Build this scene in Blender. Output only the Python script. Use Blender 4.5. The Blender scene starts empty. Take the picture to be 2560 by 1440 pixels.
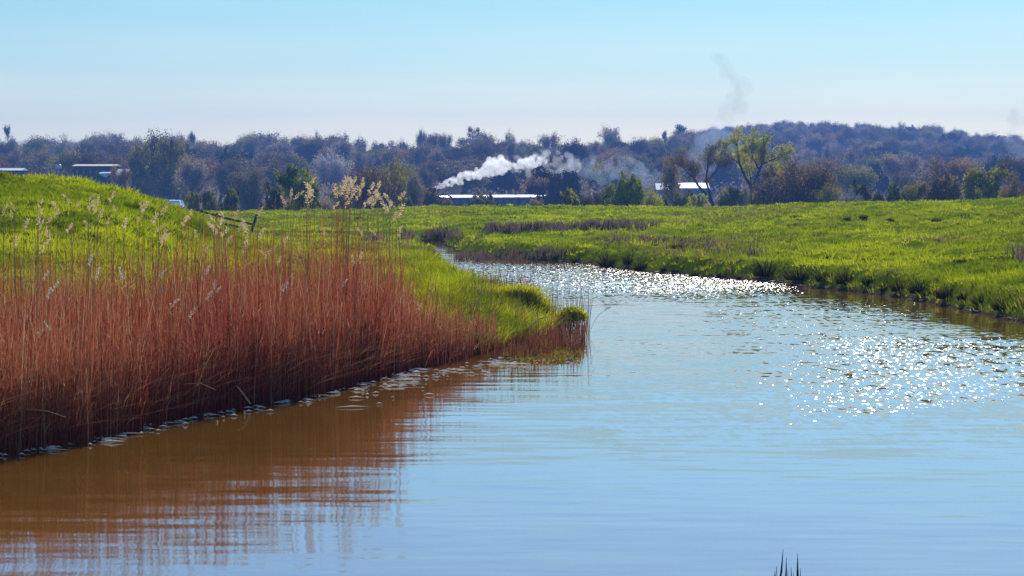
import bpy, bmesh, math, random
import numpy as np
from mathutils import Vector

rng = np.random.default_rng(11)
R_ = random.Random(5)
sc = bpy.context.scene
COL = sc.collection
F = 5774.0            # focal length in photo pixels (2560 wide)
HC = 2.5              # camera height above the water
YH = 480.0            # horizon row
SUN_EL, SUN_AZ = math.radians(34), math.radians(13)


def P(x, y, d):
    """photo pixel + distance -> point in the place"""
    return np.array(((x - 1280) / F * d, d, HC - (y - YH) / F * d))


def Yw(y, z=0.0):
    """distance of a point of height z seen at row y"""
    return F * (HC - z) / (y - YH)


def ss(a, b, t):
    t = np.clip((t - a) / (b - a), 0, 1)
    return t * t * (3 - 2 * t)


# ------------------------------------------------------------ noise
_LAT = rng.random((256, 256))


def vnoise(x, y):
    xi = np.floor(x).astype(int); yi = np.floor(y).astype(int)
    fx = x - xi; fy = y - yi
    fx = fx * fx * (3 - 2 * fx); fy = fy * fy * (3 - 2 * fy)
    a = _LAT[xi & 255, yi & 255]; b = _LAT[(xi + 1) & 255, yi & 255]
    c = _LAT[xi & 255, (yi + 1) & 255]; e = _LAT[(xi + 1) & 255, (yi + 1) & 255]
    return (a * (1 - fx) + b * fx) * (1 - fy) + (c * (1 - fx) + e * fx) * fy


def fbm(x, y, o=3):
    s = 0; a = 1; n = 0
    for k in range(o):
        s = s + a * (vnoise(x * 2 ** k + 17 * k, y * 2 ** k + 31 * k) - .5); n += a; a *= .5
    return s / n * 2


# ------------------------------------------------------------ river plan
LB = [(0, 1130), (250, 1095), (500, 1035), (800, 985), (950, 945), (1050, 918), (1180, 888), (1300, 855), (1360, 842), (1402, 832)]
RB = [(1115, 612), (1140, 628), (1200, 640), (1400, 655), (1500, 664), (1650, 683), (1890, 703), (2200, 738), (2380, 770), (2560, 805)]
lbw = [tuple(P(x, y, Yw(y))[:2]) for x, y in LB]
rbw = [tuple(P(x, y, Yw(y))[:2]) for x, y in RB]
back = [(.86, 43.2), (.55, 45.5), (.12, 48), (-.62, 54), (-1.62, 67), (-3.0, 90), (-4.75, 104), (-12, 108), (-60, 113)]
far = [(-60, 121), (-12, 118.5), (-5.1, 115), (-3.45, 118)]
RIVER = np.array([(-14, 12.5), (-14, 18), (-7, 20.5)] + lbw + back + far + rbw + [(10.4, 40), (15, 34), (32, 29), (32, 14), (14, 12.5)])
LEFT = np.array([(-14, 18), (-7, 20.5)] + lbw + back + [(-90, 113), (-90, 18)])


def inside(poly, X, Y):
    r = np.zeros(X.shape, bool)
    n = len(poly)
    for i in range(n):
        x0, y0 = poly[i]; x1, y1 = poly[(i + 1) % n]
        c = ((y0 > Y) != (y1 > Y))
        xx = (x1 - x0) * (Y - y0) / ((y1 - y0) if y1 != y0 else 1e-9) + x0
        r ^= c & (X < xx)
    return r


def river_dist(X, Y):
    """distance to the river's edge, positive on land"""
    m = np.full(X.shape, 1e9)
    n = len(RIVER)
    for i in range(n):
        a = RIVER[i]; b = RIVER[(i + 1) % n]
        e = b - a
        t = np.clip(((X - a[0]) * e[0] + (Y - a[1]) * e[1]) / (e @ e), 0, 1)
        m = np.minimum(m, np.hypot(X - a[0] - t * e[0], Y - a[1] - t * e[1]))
    return np.where(inside(RIVER, X, Y), -m, m)


lb_px = [-3000, -400] + [p[0] for p in LB]
lb_d = [14, 19.5] + [Yw(p[1]) for p in LB]
rb_px = [0, 1100] + [p[0] for p in RB] + [3000, 6000]
rb_d = [121, 118] + [Yw(p[1]) for p in RB] + [36, 30]
CR_PX = [-500, 640, 800, 960, 1000, 1200, 1450, 1800, 1900, 2000, 2150, 2350, 2450, 2560, 3200]
CR_Y = [532, 530, 526, 523, 519, 516, 518, 520, 516, 511, 507, 509, 502, 497, 480]
CR_D = [160, 160, 160, 160, 160, 160, 160, 160, 155, 150, 142, 135, 130, 125, 115]
SIL = [(-1500, 410), (-400, 410), (0, 438), (100, 443), (200, 456), (300, 482), (400, 516), (450, 535), (500, 556), (560, 580), (650, 614), (760, 645), (900, 664), (1130, 672), (1500, 672)]
RD_PX = [-2000, 1650, 1800, 4000]
RD_D = [800, 800, 1480, 1480]
RIDGE = [(-300, 358), (0, 358), (100, 355), (190, 355), (250, 350), (340, 356), (390, 350), (480, 350), (520, 355), (580, 352), (650, 346), (720, 352), (820, 348), (860, 352), (880, 362), (920, 362), (960, 364), (1000, 358), (1060, 352), (1140, 358), (1180, 348), (1250, 345), (1300, 356), (1400, 358), (1480, 354), (1540, 350), (1600, 356), (1660, 352), (1720, 338), (1780, 334), (1850, 328), (1960, 322), (2050, 324), (2150, 322), (2250, 328), (2350, 336), (2450, 345), (2560, 358), (2900, 380)]


def land(X, Y, fine=True):
    X = np.asarray(X, float); Y = np.asarray(Y, float)
    az = np.arctan2(X, Y)
    ca = np.clip(az, -.9, .9)
    d = np.hypot(X, Y) * np.cos(ca)
    px = 1280 + F * np.tan(ca)
    s = river_dist(X, Y)
    s = s + fbm(X * .5 + 9, Y * .22) * .45 * (np.abs(s) < 4) * ss(38, 50, d)
    # the meadow beyond the river, rising to a low crest and dropping to the plain
    db = np.interp(px, rb_px, rb_d)
    Dc = np.interp(px, CR_PX, CR_D)
    zc = HC - (np.interp(px, CR_PX, CR_Y) - YH) / F * Dc
    t = np.clip((d - db) / np.maximum(Dc - db, 5), 0, 1)
    zp = np.interp(px, [300, 650], [-.6, -2.0])
    Rd = np.interp(px, RD_PX, RD_D)
    zr = HC - (np.interp(px, [r[0] for r in RIDGE], [r[1] for r in RIDGE]) - YH) / F * Rd - 10.5
    zhill = zp + (zr - zp) * ss(0, 1, (d - 440) / (Rd - 440))
    zhill = np.where(d > Rd + 60, zhill - (d - Rd - 60) * .012, zhill)
    z = .5 + (zc - .5) * t
    z = z + .28 * ss(99, 101.5, d + fbm(X * .12, Y * .12) * 2) * ss(1880, 2020, px) * (1 - ss(2360, 2480, px)) * (1 - ss(0, 1, (d - 102) / 40))
    z = z - .38 * np.exp(-((d - 104 - (px - 1400) * .004) / 3.5) ** 2) * ss(1130, 1260, px) * (1 - ss(1600, 1760, px))
    z = np.where(d > Dc, zc + (zp - zc) * ss(0, 38, d - Dc), z)
    z = np.where(d > Dc + 38, zhill, z)
    # the bank on the reed side
    dl0 = np.interp(px, lb_px, lb_d) + 5.5
    zl = HC - (np.interp(px, [q[0] for q in SIL], [q[1] + 8 for q in SIL]) - YH) / F * 60
    g = .28 + (zl - .28) * ss(0, 1, (d - dl0) / (60 - dl0)) ** .85
    e0 = np.interp(px, [300, 600], [76, 63])
    g = np.where(d > 60, zl + (.5 - zl) * ss(0, 26, d - e0), g)
    inL = inside(LEFT, X, Y)
    g = np.where(d < 62, np.maximum(g, .50 * ss(960, 1060, px) * (1 - .35 * ss(1300, 1460, px))), g)
    z = np.where(inL, g, z)
    near = (d < 15.5) & (Y < 16) & ~inL
    z = np.where(near, .85, z)
    wdt = np.where(inL & (d < 42), np.interp(px, [960, 1080], [3.0, 1.7]), np.where(near, 4.0, .6))
    b = ss(-.05, 1, s / wdt)
    rough = fbm(X * .35, Y * .35) * .13 + (np.abs(fbm(X * 1.1, Y * .8, 2)) * .28 - .07 if fine else 0)
    rough = rough * ss(0, 3, s) + fbm(X * .03, Y * .03, 2) * 2.0 * ss(500, 700, d)
    zo = .015 + z * b + rough * np.where(d > 400, 1, ss(0, 2, s))
    zi = -.03 - .9 * ss(0, 2.0, -s)
    return np.where(s > 0, zo, zi)


def ray_hit(x, y, d0=15., d1=170.):
    """first ground point seen at photo pixel (arrays)"""
    x = np.atleast_1d(np.asarray(x, float)); y = np.atleast_1d(np.asarray(y, float))
    ds = np.geomspace(d0, d1, 500)
    X = (x[:, None] - 1280) / F * ds; Z = HC - (y[:, None] - YH) / F * ds
    h = np.maximum(land(X.ravel(), np.broadcast_to(ds, X.shape).ravel()).reshape(X.shape), 0)
    hit = Z <= h
    k = np.where(hit.any(1), hit.argmax(1), len(ds) - 1)
    i = np.arange(len(x))
    return np.stack([X[i, k], ds[k], h[i, k]], 1)


# ------------------------------------------------------------ scene helpers
def put(o, parent=None):
    COL.objects.link(o)
    if parent is not None:
        o.parent = parent
    return o


def tag(o, label=None, cat=None, group=None, kind=None):
    if label: o['label'] = label
    if cat: o['category'] = cat
    if group: o['group'] = group
    if kind: o['kind'] = kind
    return o


def empty(name, loc, label, cat, group=None, rz=0, s=1):
    o = bpy.data.objects.new(name, None)
    o.location = loc; o.rotation_euler = (0, 0, rz); o.scale = (s, s, s) if not hasattr(s, '__len__') else s
    o.empty_display_size = .2
    put(o)
    return tag(o, label, cat, group)


def me_np(name, V, faces, mat, col=None, smooth=False):
    """mesh from numpy: V (n,3), faces = (m,k) int array or list of arrays"""
    if isinstance(faces, np.ndarray): faces = [faces]
    me = bpy.data.meshes.new(name)
    V = np.ascontiguousarray(V, np.float32)
    me.vertices.add(len(V)); me.vertices.foreach_set('co', V.ravel())
    loops = np.concatenate([f.ravel() for f in faces]).astype(np.int32)
    tot = np.concatenate([np.full(len(f), f.shape[1]) for f in faces]).astype(np.int32)
    st = np.concatenate([[0], np.cumsum(tot)[:-1]]).astype(np.int32)
    me.loops.add(len(loops)); me.loops.foreach_set('vertex_index', loops)
    me.polygons.add(len(tot)); me.polygons.foreach_set('loop_start', st); me.polygons.foreach_set('loop_total', tot)
    if smooth: me.polygons.foreach_set('use_smooth', np.ones(len(tot), bool))
    me.update(calc_edges=True)
    if col is not None:
        a = me.attributes.new('col', 'FLOAT_COLOR', 'POINT')
        c = np.ones((len(V), 4), np.float32); c[:, :3] = col
        a.data.foreach_set('color', c.ravel())
    me.materials.append(mat)
    return me


def ob(name, me, parent=None):
    return put(bpy.data.objects.new(name, me), parent)


class MB:
    """collects boxes and tubes into ONE mesh"""
    def __init__(s): s.v = []; s.f = []

    def add(s, vs, fs):
        b = len(s.v); s.v += [tuple(map(float, v)) for v in vs]; s.f += [tuple(b + i for i in f) for f in fs]; return s

    def box(s, x0, x1, y0, y1, z0, z1, taper=0):
        t = taper
        return s.add([(x0, y0, z0), (x1, y0, z0), (x1, y1, z0), (x0, y1, z0), (x0 + t, y0 + t, z1), (x1 - t, y0 + t, z1), (x1 - t, y1 - t, z1), (x0 + t, y1 - t, z1)],
                     [(0, 3, 2, 1), (4, 5, 6, 7), (0, 1, 5, 4), (1, 2, 6, 5), (2, 3, 7, 6), (3, 0, 4, 7)])

    def tube(s, pts, rad, n=6, cap=True):
        pts = [np.array(p, float) for p in pts]; rings = []
        for i, p in enumerate(pts):
            d = pts[min(i + 1, len(pts) - 1)] - pts[max(i - 1, 0)]
            d = d / (np.linalg.norm(d) + 1e-9)
            a = np.cross(d, (0, 0, 1) if abs(d[2]) < .9 else (1, 0, 0)); a /= np.linalg.norm(a); b = np.cross(d, a)
            r = rad[i] if hasattr(rad, '__len__') else rad
            rings.append([p + r * (a * math.cos(2 * math.pi * k / n) + b * math.sin(2 * math.pi * k / n)) for k in range(n)])
        vs = [q for r in rings for q in r]; fs = []
        for i in range(len(pts) - 1):
            for k in range(n):
                fs.append((i * n + k, i * n + (k + 1) % n, (i + 1) * n + (k + 1) % n, (i + 1) * n + k))
        if cap:
            fs.append(tuple(range(n))[::-1]); fs.append(tuple((len(pts) - 1) * n + k for k in range(n)))
        return s.add(vs, fs)

    def prism(s, prof, x0, x1):
        """profile in (y,z) extruded along x"""
        n = len(prof)
        vs = [(x0, y, z) for y, z in prof] + [(x1, y, z) for y, z in prof]
        fs = [tuple(range(n))[::-1], tuple(range(n, 2 * n))] + [(i, (i + 1) % n, n + (i + 1) % n, n + i) for i in range(n)]
        return s.add(vs, fs)

    def mesh(s, name, mat, smooth=False):
        me = bpy.data.meshes.new(name); me.from_pydata(s.v, [], s.f); me.update()
        if smooth:
            for p in me.polygons: p.use_smooth = True
        me.materials.append(mat); return me

    def build(s, name, mat, parent=None, smooth=False):
        return ob(name, s.mesh(name, mat, smooth), parent)


# ------------------------------------------------------------ materials
def mat_new(name):
    m = bpy.data.materials.new(name); m.use_nodes = True
    nt = m.node_tree; nt.nodes.clear()
    out = nt.nodes.new('ShaderNodeOutputMaterial')
    return m, nt, out


def N(nt, t, **kw):
    n = nt.nodes.new('ShaderNode' + t)
    for k, v in kw.items():
        if k.startswith('i_'):
            n.inputs[k[2:].replace('_', ' ')].default_value = v
        else:
            setattr(n, k, v)
    return n


def mat_plain(name, c, rough=.7, spec=.3, noise=.25, scale=3., metal=0):
    m, nt, out = mat_new(name)
    b = N(nt, 'BsdfPrincipled'); b.inputs['Roughness'].default_value = rough; b.inputs['Specular IOR Level'].default_value = spec
    b.inputs['Metallic'].default_value = metal
    tc = N(nt, 'TexCoord'); nz = N(nt, 'TexNoise'); nz.inputs['Scale'].default_value = scale; nz.inputs['Detail'].default_value = 4
    nt.links.new(tc.outputs['Object'], nz.inputs['Vector'])
    r = N(nt, 'ValToRGB')
    r.color_ramp.elements[0].position = .3; r.color_ramp.elements[1].position = .7
    r.color_ramp.elements[0].color = tuple(x * (1 - noise) for x in c) + (1,); r.color_ramp.elements[1].color = tuple(min(1, x * (1 + noise)) for x in c) + (1,)
    nt.links.new(nz.outputs['Fac'], r.inputs['Fac']); nt.links.new(r.outputs['Color'], b.inputs['Base Color'])
    nt.links.new(b.outputs[0], out.inputs['Surface'])
    return m


def leafy(nt, out, colsock, transl=.4, rough=.6, gloss=.0):
    d = N(nt, 'BsdfDiffuse'); t = N(nt, 'BsdfTranslucent'); mx = N(nt, 'MixShader'); mx.inputs[0].default_value = transl
    nt.links.new(colsock, d.inputs['Color']); nt.links.new(colsock, t.inputs['Color'])
    nt.links.new(d.outputs[0], mx.inputs[1]); nt.links.new(t.outputs[0], mx.inputs[2])
    last = mx
    if gloss:
        g = N(nt, 'BsdfGlossy'); g.inputs['Roughness'].default_value = rough
        m2 = N(nt, 'MixShader'); m2.inputs[0].default_value = gloss
        nt.links.new(mx.outputs[0], m2.inputs[1]); nt.links.new(g.outputs[0], m2.inputs[2]); last = m2
    nt.links.new(last.outputs[0], out.inputs['Surface'])


def mat_attr(name, transl=.4, gloss=0., rough=.5):
    """colour of each blade from its own attribute"""
    m, nt, out = mat_new(name)
    a = N(nt, 'Attribute', attribute_name='col')
    leafy(nt, out, a.outputs['Color'], transl, rough, gloss)
    return m


def mat_crown(name, c1, c2, transl=.35):
    """crown of leaves / twigs: clumps of two colours, every tree a little different"""
    m, nt, out = mat_new(name)
    a = N(nt, 'Attribute', attribute_name='col')
    oi = N(nt, 'ObjectInfo')
    ad = N(nt, 'Math', operation='MULTIPLY_ADD'); ad.inputs[1].default_value = .5; ad.inputs[2].default_value = -.25
    nt.links.new(oi.outputs['Random'], ad.inputs[0])
    su = N(nt, 'Math', operation='ADD'); nt.links.new(a.outputs['Fac'], su.inputs[0]); nt.links.new(ad.outputs[0], su.inputs[1])
    r = N(nt, 'ValToRGB'); r.color_ramp.elements[0].color = c1 + (1,); r.color_ramp.elements[1].color = c2 + (1,)
    r.color_ramp.elements[0].position = .2; r.color_ramp.elements[1].position = .85
    nt.links.new(su.outputs[0], r.inputs['Fac'])
    leafy(nt, out, r.outputs['Color'], transl)
    return m


M = {}
M['grass'] = mat_attr('grass_blades', .5, .0)
M['reed'] = mat_attr('reed_stalks', .3)
def mat_leafplain(name, c, transl=.5):
    m, nt, out = mat_new(name)
    tc = N(nt, 'TexCoord'); nz = N(nt, 'TexNoise'); nz.inputs['Scale'].default_value = 30; nt.links.new(tc.outputs['Object'], nz.inputs['Vector'])
    r = N(nt, 'ValToRGB'); r.color_ramp.elements[0].color = tuple(x * .7 for x in c) + (1,); r.color_ramp.elements[1].color = c + (1,); nt.links.new(nz.outputs['Fac'], r.inputs['Fac'])
    leafy(nt, out, r.outputs['Color'], transl)
    return m


M['head'] = mat_leafplain('seed_head_tan', (.86, .66, .40))
M['head_grey'] = mat_leafplain('seed_head_grey', (.70, .66, .55))
M['stem'] = mat_plain('reed_stem', (.42, .24, .10), .7, .2, .3, 4)
M['straw'] = mat_plain('pale_straw', (.62, .48, .22), .7, .2, .25, 6)
M['bark'] = mat_plain('bark', (.06, .045, .045), .9, .1, .35, 2)
M['dead_wood'] = mat_plain('weathered_wood', (.09, .075, .07), .9, .1, .4, 6)
M['twig_purple'] = mat_crown('twig_purple', (.10, .075, .06), (.46, .36, .25), .35)
M['twig_brown'] = mat_crown('twig_brown', (.09, .055, .035), (.36, .25, .11), .35)
M['twig_orange'] = mat_crown('twig_orange', (.13, .07, .03), (.50, .29, .09), .4)
M['leaf_olive'] = mat_crown('leaf_olive', (.045, .042, .014), (.48, .41, .035), .28)
M['leaf_yellow'] = mat_crown('leaf_yellow', (.07, .075, .015), (.44, .42, .03), .3)
M['twig_olive'] = mat_crown('twig_olive', (.035, .03, .02), (.42, .34, .05), .25)
M['leaf_bright'] = mat_crown('leaf_bright', (.10, .11, .008), (.58, .55, .012), .45)
M['leaf_sedge'] = mat_crown('leaf_sedge', (.34, .36, .006), (.75, .72, .01), .5)
M['leaf_dark'] = mat_crown('leaf_dark', (.010, .014, .007), (.34, .38, .005), .25)
M['needle'] = mat_crown('needle_dark', (.014, .018, .018), (.045, .05, .035), .2)
M['twig_pale'] = mat_crown('twig_pale', (.17, .14, .11), (.5, .42, .28), .3)
M['blossom'] = mat_crown('blossom_white', (.22, .19, .18), (.6, .55, .5), .35)


# ------------------------------------------------------------ terrain
def build_ground():
    az = np.concatenate([np.radians(np.linspace(-180, -20, 60))[:-1], np.radians(np.linspace(-20, -15, 60))[:-1], np.radians(np.linspace(-15, 15, 400)), np.radians(np.linspace(15, 20, 60))[1:], np.radians(np.linspace(20, 180, 60))[1:-1]])
    r = np.concatenate([np.geomspace(.6, 15, 36)[:-1], np.geomspace(15, 205, 430)[:-1], np.geomspace(205, 5500, 150)])
    A, Rr = np.meshgrid(az, r)
    X = Rr * np.sin(A); Y = Rr * np.cos(A)
    Z = land(X.ravel(), Y.ravel()).reshape(X.shape)
    V = np.stack([X, Y, Z], -1).reshape(-1, 3)
    nr, na = X.shape
    i = np.arange(nr - 1)[:, None] * na; j = np.arange(na)[None, :]; j2 = (j + 1) % na
    fq = np.stack([i + j, i + j2, i + na + j2, i + na + j], -1).reshape(-1, 4)
    c = len(V); V = np.vstack([V, [[0, 0, land(np.array([0.]), np.array([0.01]))[0]]]])
    jj = np.arange(na); fc = np.stack([np.full(na, c), (jj + 1) % na, jj], 1)
    m, nt, out = mat_new('ground_turf')
    b = N(nt, 'BsdfPrincipled'); b.inputs['Roughness'].default_value = 1; b.inputs['Specular IOR Level'].default_value = 0.
    ge = N(nt, 'NewGeometry'); sp = N(nt, 'SeparateXYZ'); nt.links.new(ge.outputs['Position'], sp.inputs[0])
    n1 = N(nt, 'TexNoise'); n1.inputs['Scale'].default_value = .35; n1.inputs['Detail'].default_value = 8; n1.inputs['Roughness'].default_value = .65
    nt.links.new(ge.outputs['Position'], n1.inputs['Vector'])
    r1 = N(nt, 'ValToRGB'); el = r1.color_ramp.elements
    el[0].position = .32; el[0].color = (.06, .085, .003, 1); el[1].position = .66; el[1].color = (.24, .27, .004, 1)
    e = el.new(.48); e.color = (.14, .18, .004, 1)
    nt.links.new(n1.outputs['Fac'], r1.inputs['Fac'])
    # wet mud by the water
    n2 = N(nt, 'TexNoise'); n2.inputs['Scale'].default_value = 3.; n2.inputs['Detail'].default_value = 6
    nt.links.new(ge.outputs['Position'], n2.inputs['Vector'])
    r2 = N(nt, 'ValToRGB'); r2.color_ramp.elements[0].color = (.035, .028, .015, 1); r2.color_ramp.elements[1].color = (.13, .10, .06, 1); r2.color_ramp.elements[1].position = .75; r2.color_ramp.elements[0].position = .35
    nt.links.new(n2.outputs['Fac'], r2.inputs['Fac'])
    zz = N(nt, 'MapRange'); zz.inputs['From Min'].default_value = .03; zz.inputs['From Max'].default_value = .16
    nt.links.new(sp.outputs['Z'], zz.inputs['Value'])
    # the zone: y beyond the crest is woodland floor
    yy = N(nt, 'MapRange'); yy.inputs['From Min'].default_value = 180; yy.inputs['From Max'].default_value = 200
    nt.links.new(sp.outputs['Y'], yy.inputs['Value'])
    inv = N(nt, 'Math', operation='MAXIMUM'); nt.links.new(zz.outputs[0], inv.inputs[0]); nt.links.new(yy.outputs[0], inv.inputs[1])
    mx = N(nt, 'MixRGB'); nt.links.new(inv.outputs[0], mx.inputs[0]); nt.links.new(r2.outputs[0], mx.inputs[1]); nt.links.new(r1.outputs[0], mx.inputs[2])
    wf = N(nt, 'MixRGB'); wf.inputs[2].default_value = (.055, .045, .035, 1); nt.links.new(yy.outputs[0], wf.inputs[0]); nt.links.new(mx.outputs[0], wf.inputs[1])
    nt.links.new(wf.outputs[0], b.inputs['Base Color'])
    bp = N(nt, 'Bump'); bp.inputs['Strength'].default_value = .5; bp.inputs['Distance'].default_value = .1
    nt.links.new(n2.outputs['Fac'], bp.inputs['Height']); nt.links.new(bp.outputs[0], b.inputs['Normal'])
    nt.links.new(b.outputs[0], out.inputs['Surface'])
    o = ob('ground', me_np('ground', V, [fq, fc], m, smooth=True))
    tag(o, kind='structure')


build_ground()


# ------------------------------------------------------------ water
def build_water():
    xs = np.arange(-61, 33, .5); ys = np.concatenate([np.arange(11.5, 60, .5), np.arange(60, 123, 1.)])
    X, Y = np.meshgrid(xs, ys)
    V = np.stack([X, Y, 0 * X], -1).reshape(-1, 3)
    ny, nx = X.shape
    i = np.arange(ny - 1)[:, None] * nx; j = np.arange(nx - 1)[None, :]
    f = np.stack([i + j, i + j + 1, i + nx + j + 1, i + nx + j], -1).reshape(-1, 4)
    x = V[:, 0]; y = V[:, 1]
    px = 1280 + F * x / y
    row = YH + F * HC / y
    # how much the wind ruffles each stretch of the water
    wob = fbm(x * .25, y * .12) * 28
    far_ = ss(640, 668, row + .1 * wob) * (1 - ss(712, 772, row + wob * .35)) * (1 - ss(1950, 2120, px + wob))
    lo = np.interp(px, [1600, 1800, 2000, 2560, 3200], [1180, 1120, 1072, 1000, 930]) + wob * .4
    near_ = ss(800, 850, row + wob) * (1 - ss(-20, 12, row - lo)) * ss(1640, 2230, px + wob * 2)
    mid_ = ss(735, 760, row) * (1 - ss(820, 860, row)) * ss(1700, 1850, px) * (1 - ss(2250, 2500, px)) * .55
    soft = ss(780, 840, row) * (1 - ss(1050, 1200, row)) * ss(1300, 1600, px) * .25
    rip = np.clip(np.maximum.reduce([far_ * 1.2, near_, mid_, soft]), 0, 1.2)
    m, nt, out = mat_new('river_water')
    L = nt.links.new
    ge = N(nt, 'NewGeometry')
    at = N(nt, 'Attribute', attribute_name='col')

    def noise(scale, detail, rough=.5):
        mp = N(nt, 'Mapping'); mp.inputs['Scale'].default_value = scale
        L(ge.outputs['Position'], mp.inputs['Vector'])
        n = N(nt, 'TexNoise'); n.inputs['Scale'].default_value = 1; n.inputs['Detail'].default_value = detail; n.inputs['Roughness'].default_value = rough
        L(mp.outputs[0], n.inputs['Vector'])
        s = N(nt, 'VectorMath', operation='SUBTRACT'); s.inputs[1].default_value = (.5, .5, .5)
        L(n.outputs['Color'], s.inputs[0])
        return s.outputs[0]

    def scale_v(v, k):
        s = N(nt, 'VectorMath', operation='SCALE'); L(v, s.inputs[0])
        if isinstance(k, (int, float)): s.inputs['Scale'].default_value = k
        else: L(k, s.inputs['Scale'])
        return s.outputs[0]

    def mul(v, t):
        s = N(nt, 'VectorMath', operation='MULTIPLY'); L(v, s.inputs[0]); s.inputs[1].default_value = t; return s.outputs[0]

    def add(a, b):
        s = N(nt, 'VectorMath', operation='ADD'); L(a, s.inputs[0]); L(b, s.inputs[1]); return s.outputs[0]
    calm = mul(noise((1.1, 5.5, 1), 2.5), (.026, .075, 0))
    swell = mul(noise((.25, .9, 1), 1.), (.011, .026, 0))
    fac = at.outputs['Fac']
    fine = scale_v(mul(noise((9., 2.6, 1), 1.), (.12, .16, 0)), fac)
    # steep little wave crests facing the observer's shore: the ones that flash in the sun
    mp = N(nt, 'Mapping'); mp.inputs['Scale'].default_value = (16., 4.4, 1); mp.inputs['Location'].default_value = (3.3, 7.7, 0)
    L(ge.outputs['Position'], mp.inputs['Vector'])
    nc = N(nt, 'TexNoise'); nc.inputs['Scale'].default_value = 1; nc.inputs['Detail'].default_value = 2.5; nc.inputs['Roughness'].default_value = .6; L(mp.outputs[0], nc.inputs['Vector'])
    th = N(nt, 'Math', operation='MULTIPLY_ADD'); th.inputs[1].default_value = .17; th.inputs[2].default_value = -.795; L(fac, th.inputs[0])
    cr = N(nt, 'Math', operation='ADD'); L(nc.outputs['Fac'], cr.inputs[0]); L(th.outputs[0], cr.inputs[1])
    cm = N(nt, 'MapRange'); cm.inputs['From Min'].default_value = -.01; cm.inputs['From Max'].default_value = .03; L(cr.outputs[0], cm.inputs['Value'])
    cmf = N(nt, 'Math', operation='MULTIPLY'); L(cm.outputs[0], cmf.inputs[0])
    gt = N(nt, 'Math', operation='GREATER_THAN'); gt.inputs[1].default_value = .12; L(fac, gt.inputs[0]); L(gt.outputs[0], cmf.inputs[1])
    jit = mul(noise((5., 1.7, 1), 0.), (.45, .12, 0))
    cb = N(nt, 'VectorMath', operation='ADD'); L(jit, cb.inputs[0]); cb.inputs[1].default_value = (.11, -.29, 0)
    mid = scale_v(cb.outputs[0], cmf.outputs[0])
    tot = add(add(calm, swell), add(fine, mid))
    up = N(nt, 'VectorMath', operation='ADD'); up.inputs[1].default_value = (0, 0, 1); L(tot, up.inputs[0])
    nm = N(nt, 'VectorMath', operation='NORMALIZE'); L(up.outputs[0], nm.inputs[0])
    b = N(nt, 'BsdfPrincipled')
    b.inputs['Base Color'].default_value = (.122, .058, .007, 1)
    b.inputs['IOR'].default_value = 1.45
    ro = N(nt, 'MapRange'); ro.inputs['To Min'].default_value = .05; ro.inputs['To Max'].default_value = .30; L(cmf.outputs[0], ro.inputs['Value']); L(ro.outputs[0], b.inputs['Roughness'])
    b.inputs['Specular IOR Level'].default_value = .5
    L(nm.outputs[0], b.inputs['Normal'])
    L(b.outputs[0], out.inputs['Surface'])
    o = ob('river_water', me_np('river_water', V, f, m, col=np.repeat(rip[:, None], 3, 1), smooth=True))
    tag(o, kind='structure')


build_water()


# ------------------------------------------------------------ blades (grass, reeds)
def blades(base, h, w, lean, face, c0, c1, segs=2, droop=1.7):
    n = len(base)
    ts = np.linspace(0, 1, segs + 1)
    side = np.stack([np.cos(face), np.sin(face), 0 * face], 1)
    V = np.zeros((n, segs + 1, 2, 3)); C = np.zeros((n, segs + 1, 2, 3))
    for k, t in enumerate(ts):
        p = base + np.stack([lean[:, 0] * t ** droop * h, lean[:, 1] * t ** droop * h, h * t * (1 - .18 * t * np.hypot(lean[:, 0], lean[:, 1]))], 1)
        ww = (w * (1 - .82 * t ** 1.4))[:, None] * .5
        V[:, k, 0] = p - side * ww; V[:, k, 1] = p + side * ww
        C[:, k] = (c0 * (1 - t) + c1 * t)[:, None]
    nv = (segs + 1) * 2
    b = np.arange(n)[:, None] * nv
    fs = np.concatenate([np.stack([b + 2 * k, b + 2 * k + 1, b + 2 * k + 3, b + 2 * k + 2], -1).reshape(-1, 4) for k in range(segs)])
    return V.reshape(-1, 3), fs, C.reshape(-1, 3)


def join(parts):
    Vs, Fs, Cs = [], [], []; o = 0
    for v, f, c in parts:
        Vs.append(v); Fs.append(f + o); Cs.append(c); o += len(v)
    return np.vstack(Vs), np.vstack(Fs), np.vstack(Cs)


def mixc(t, a, b):
    t = np.clip(t, 0, 1)[:, None]
    return np.array(a)[None] * (1 - t) + np.array(b)[None] * t


def pxrow(X, Y, Z):
    return 1280 + F * X / Y, YH + F * (HC - Z) / Y


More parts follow.
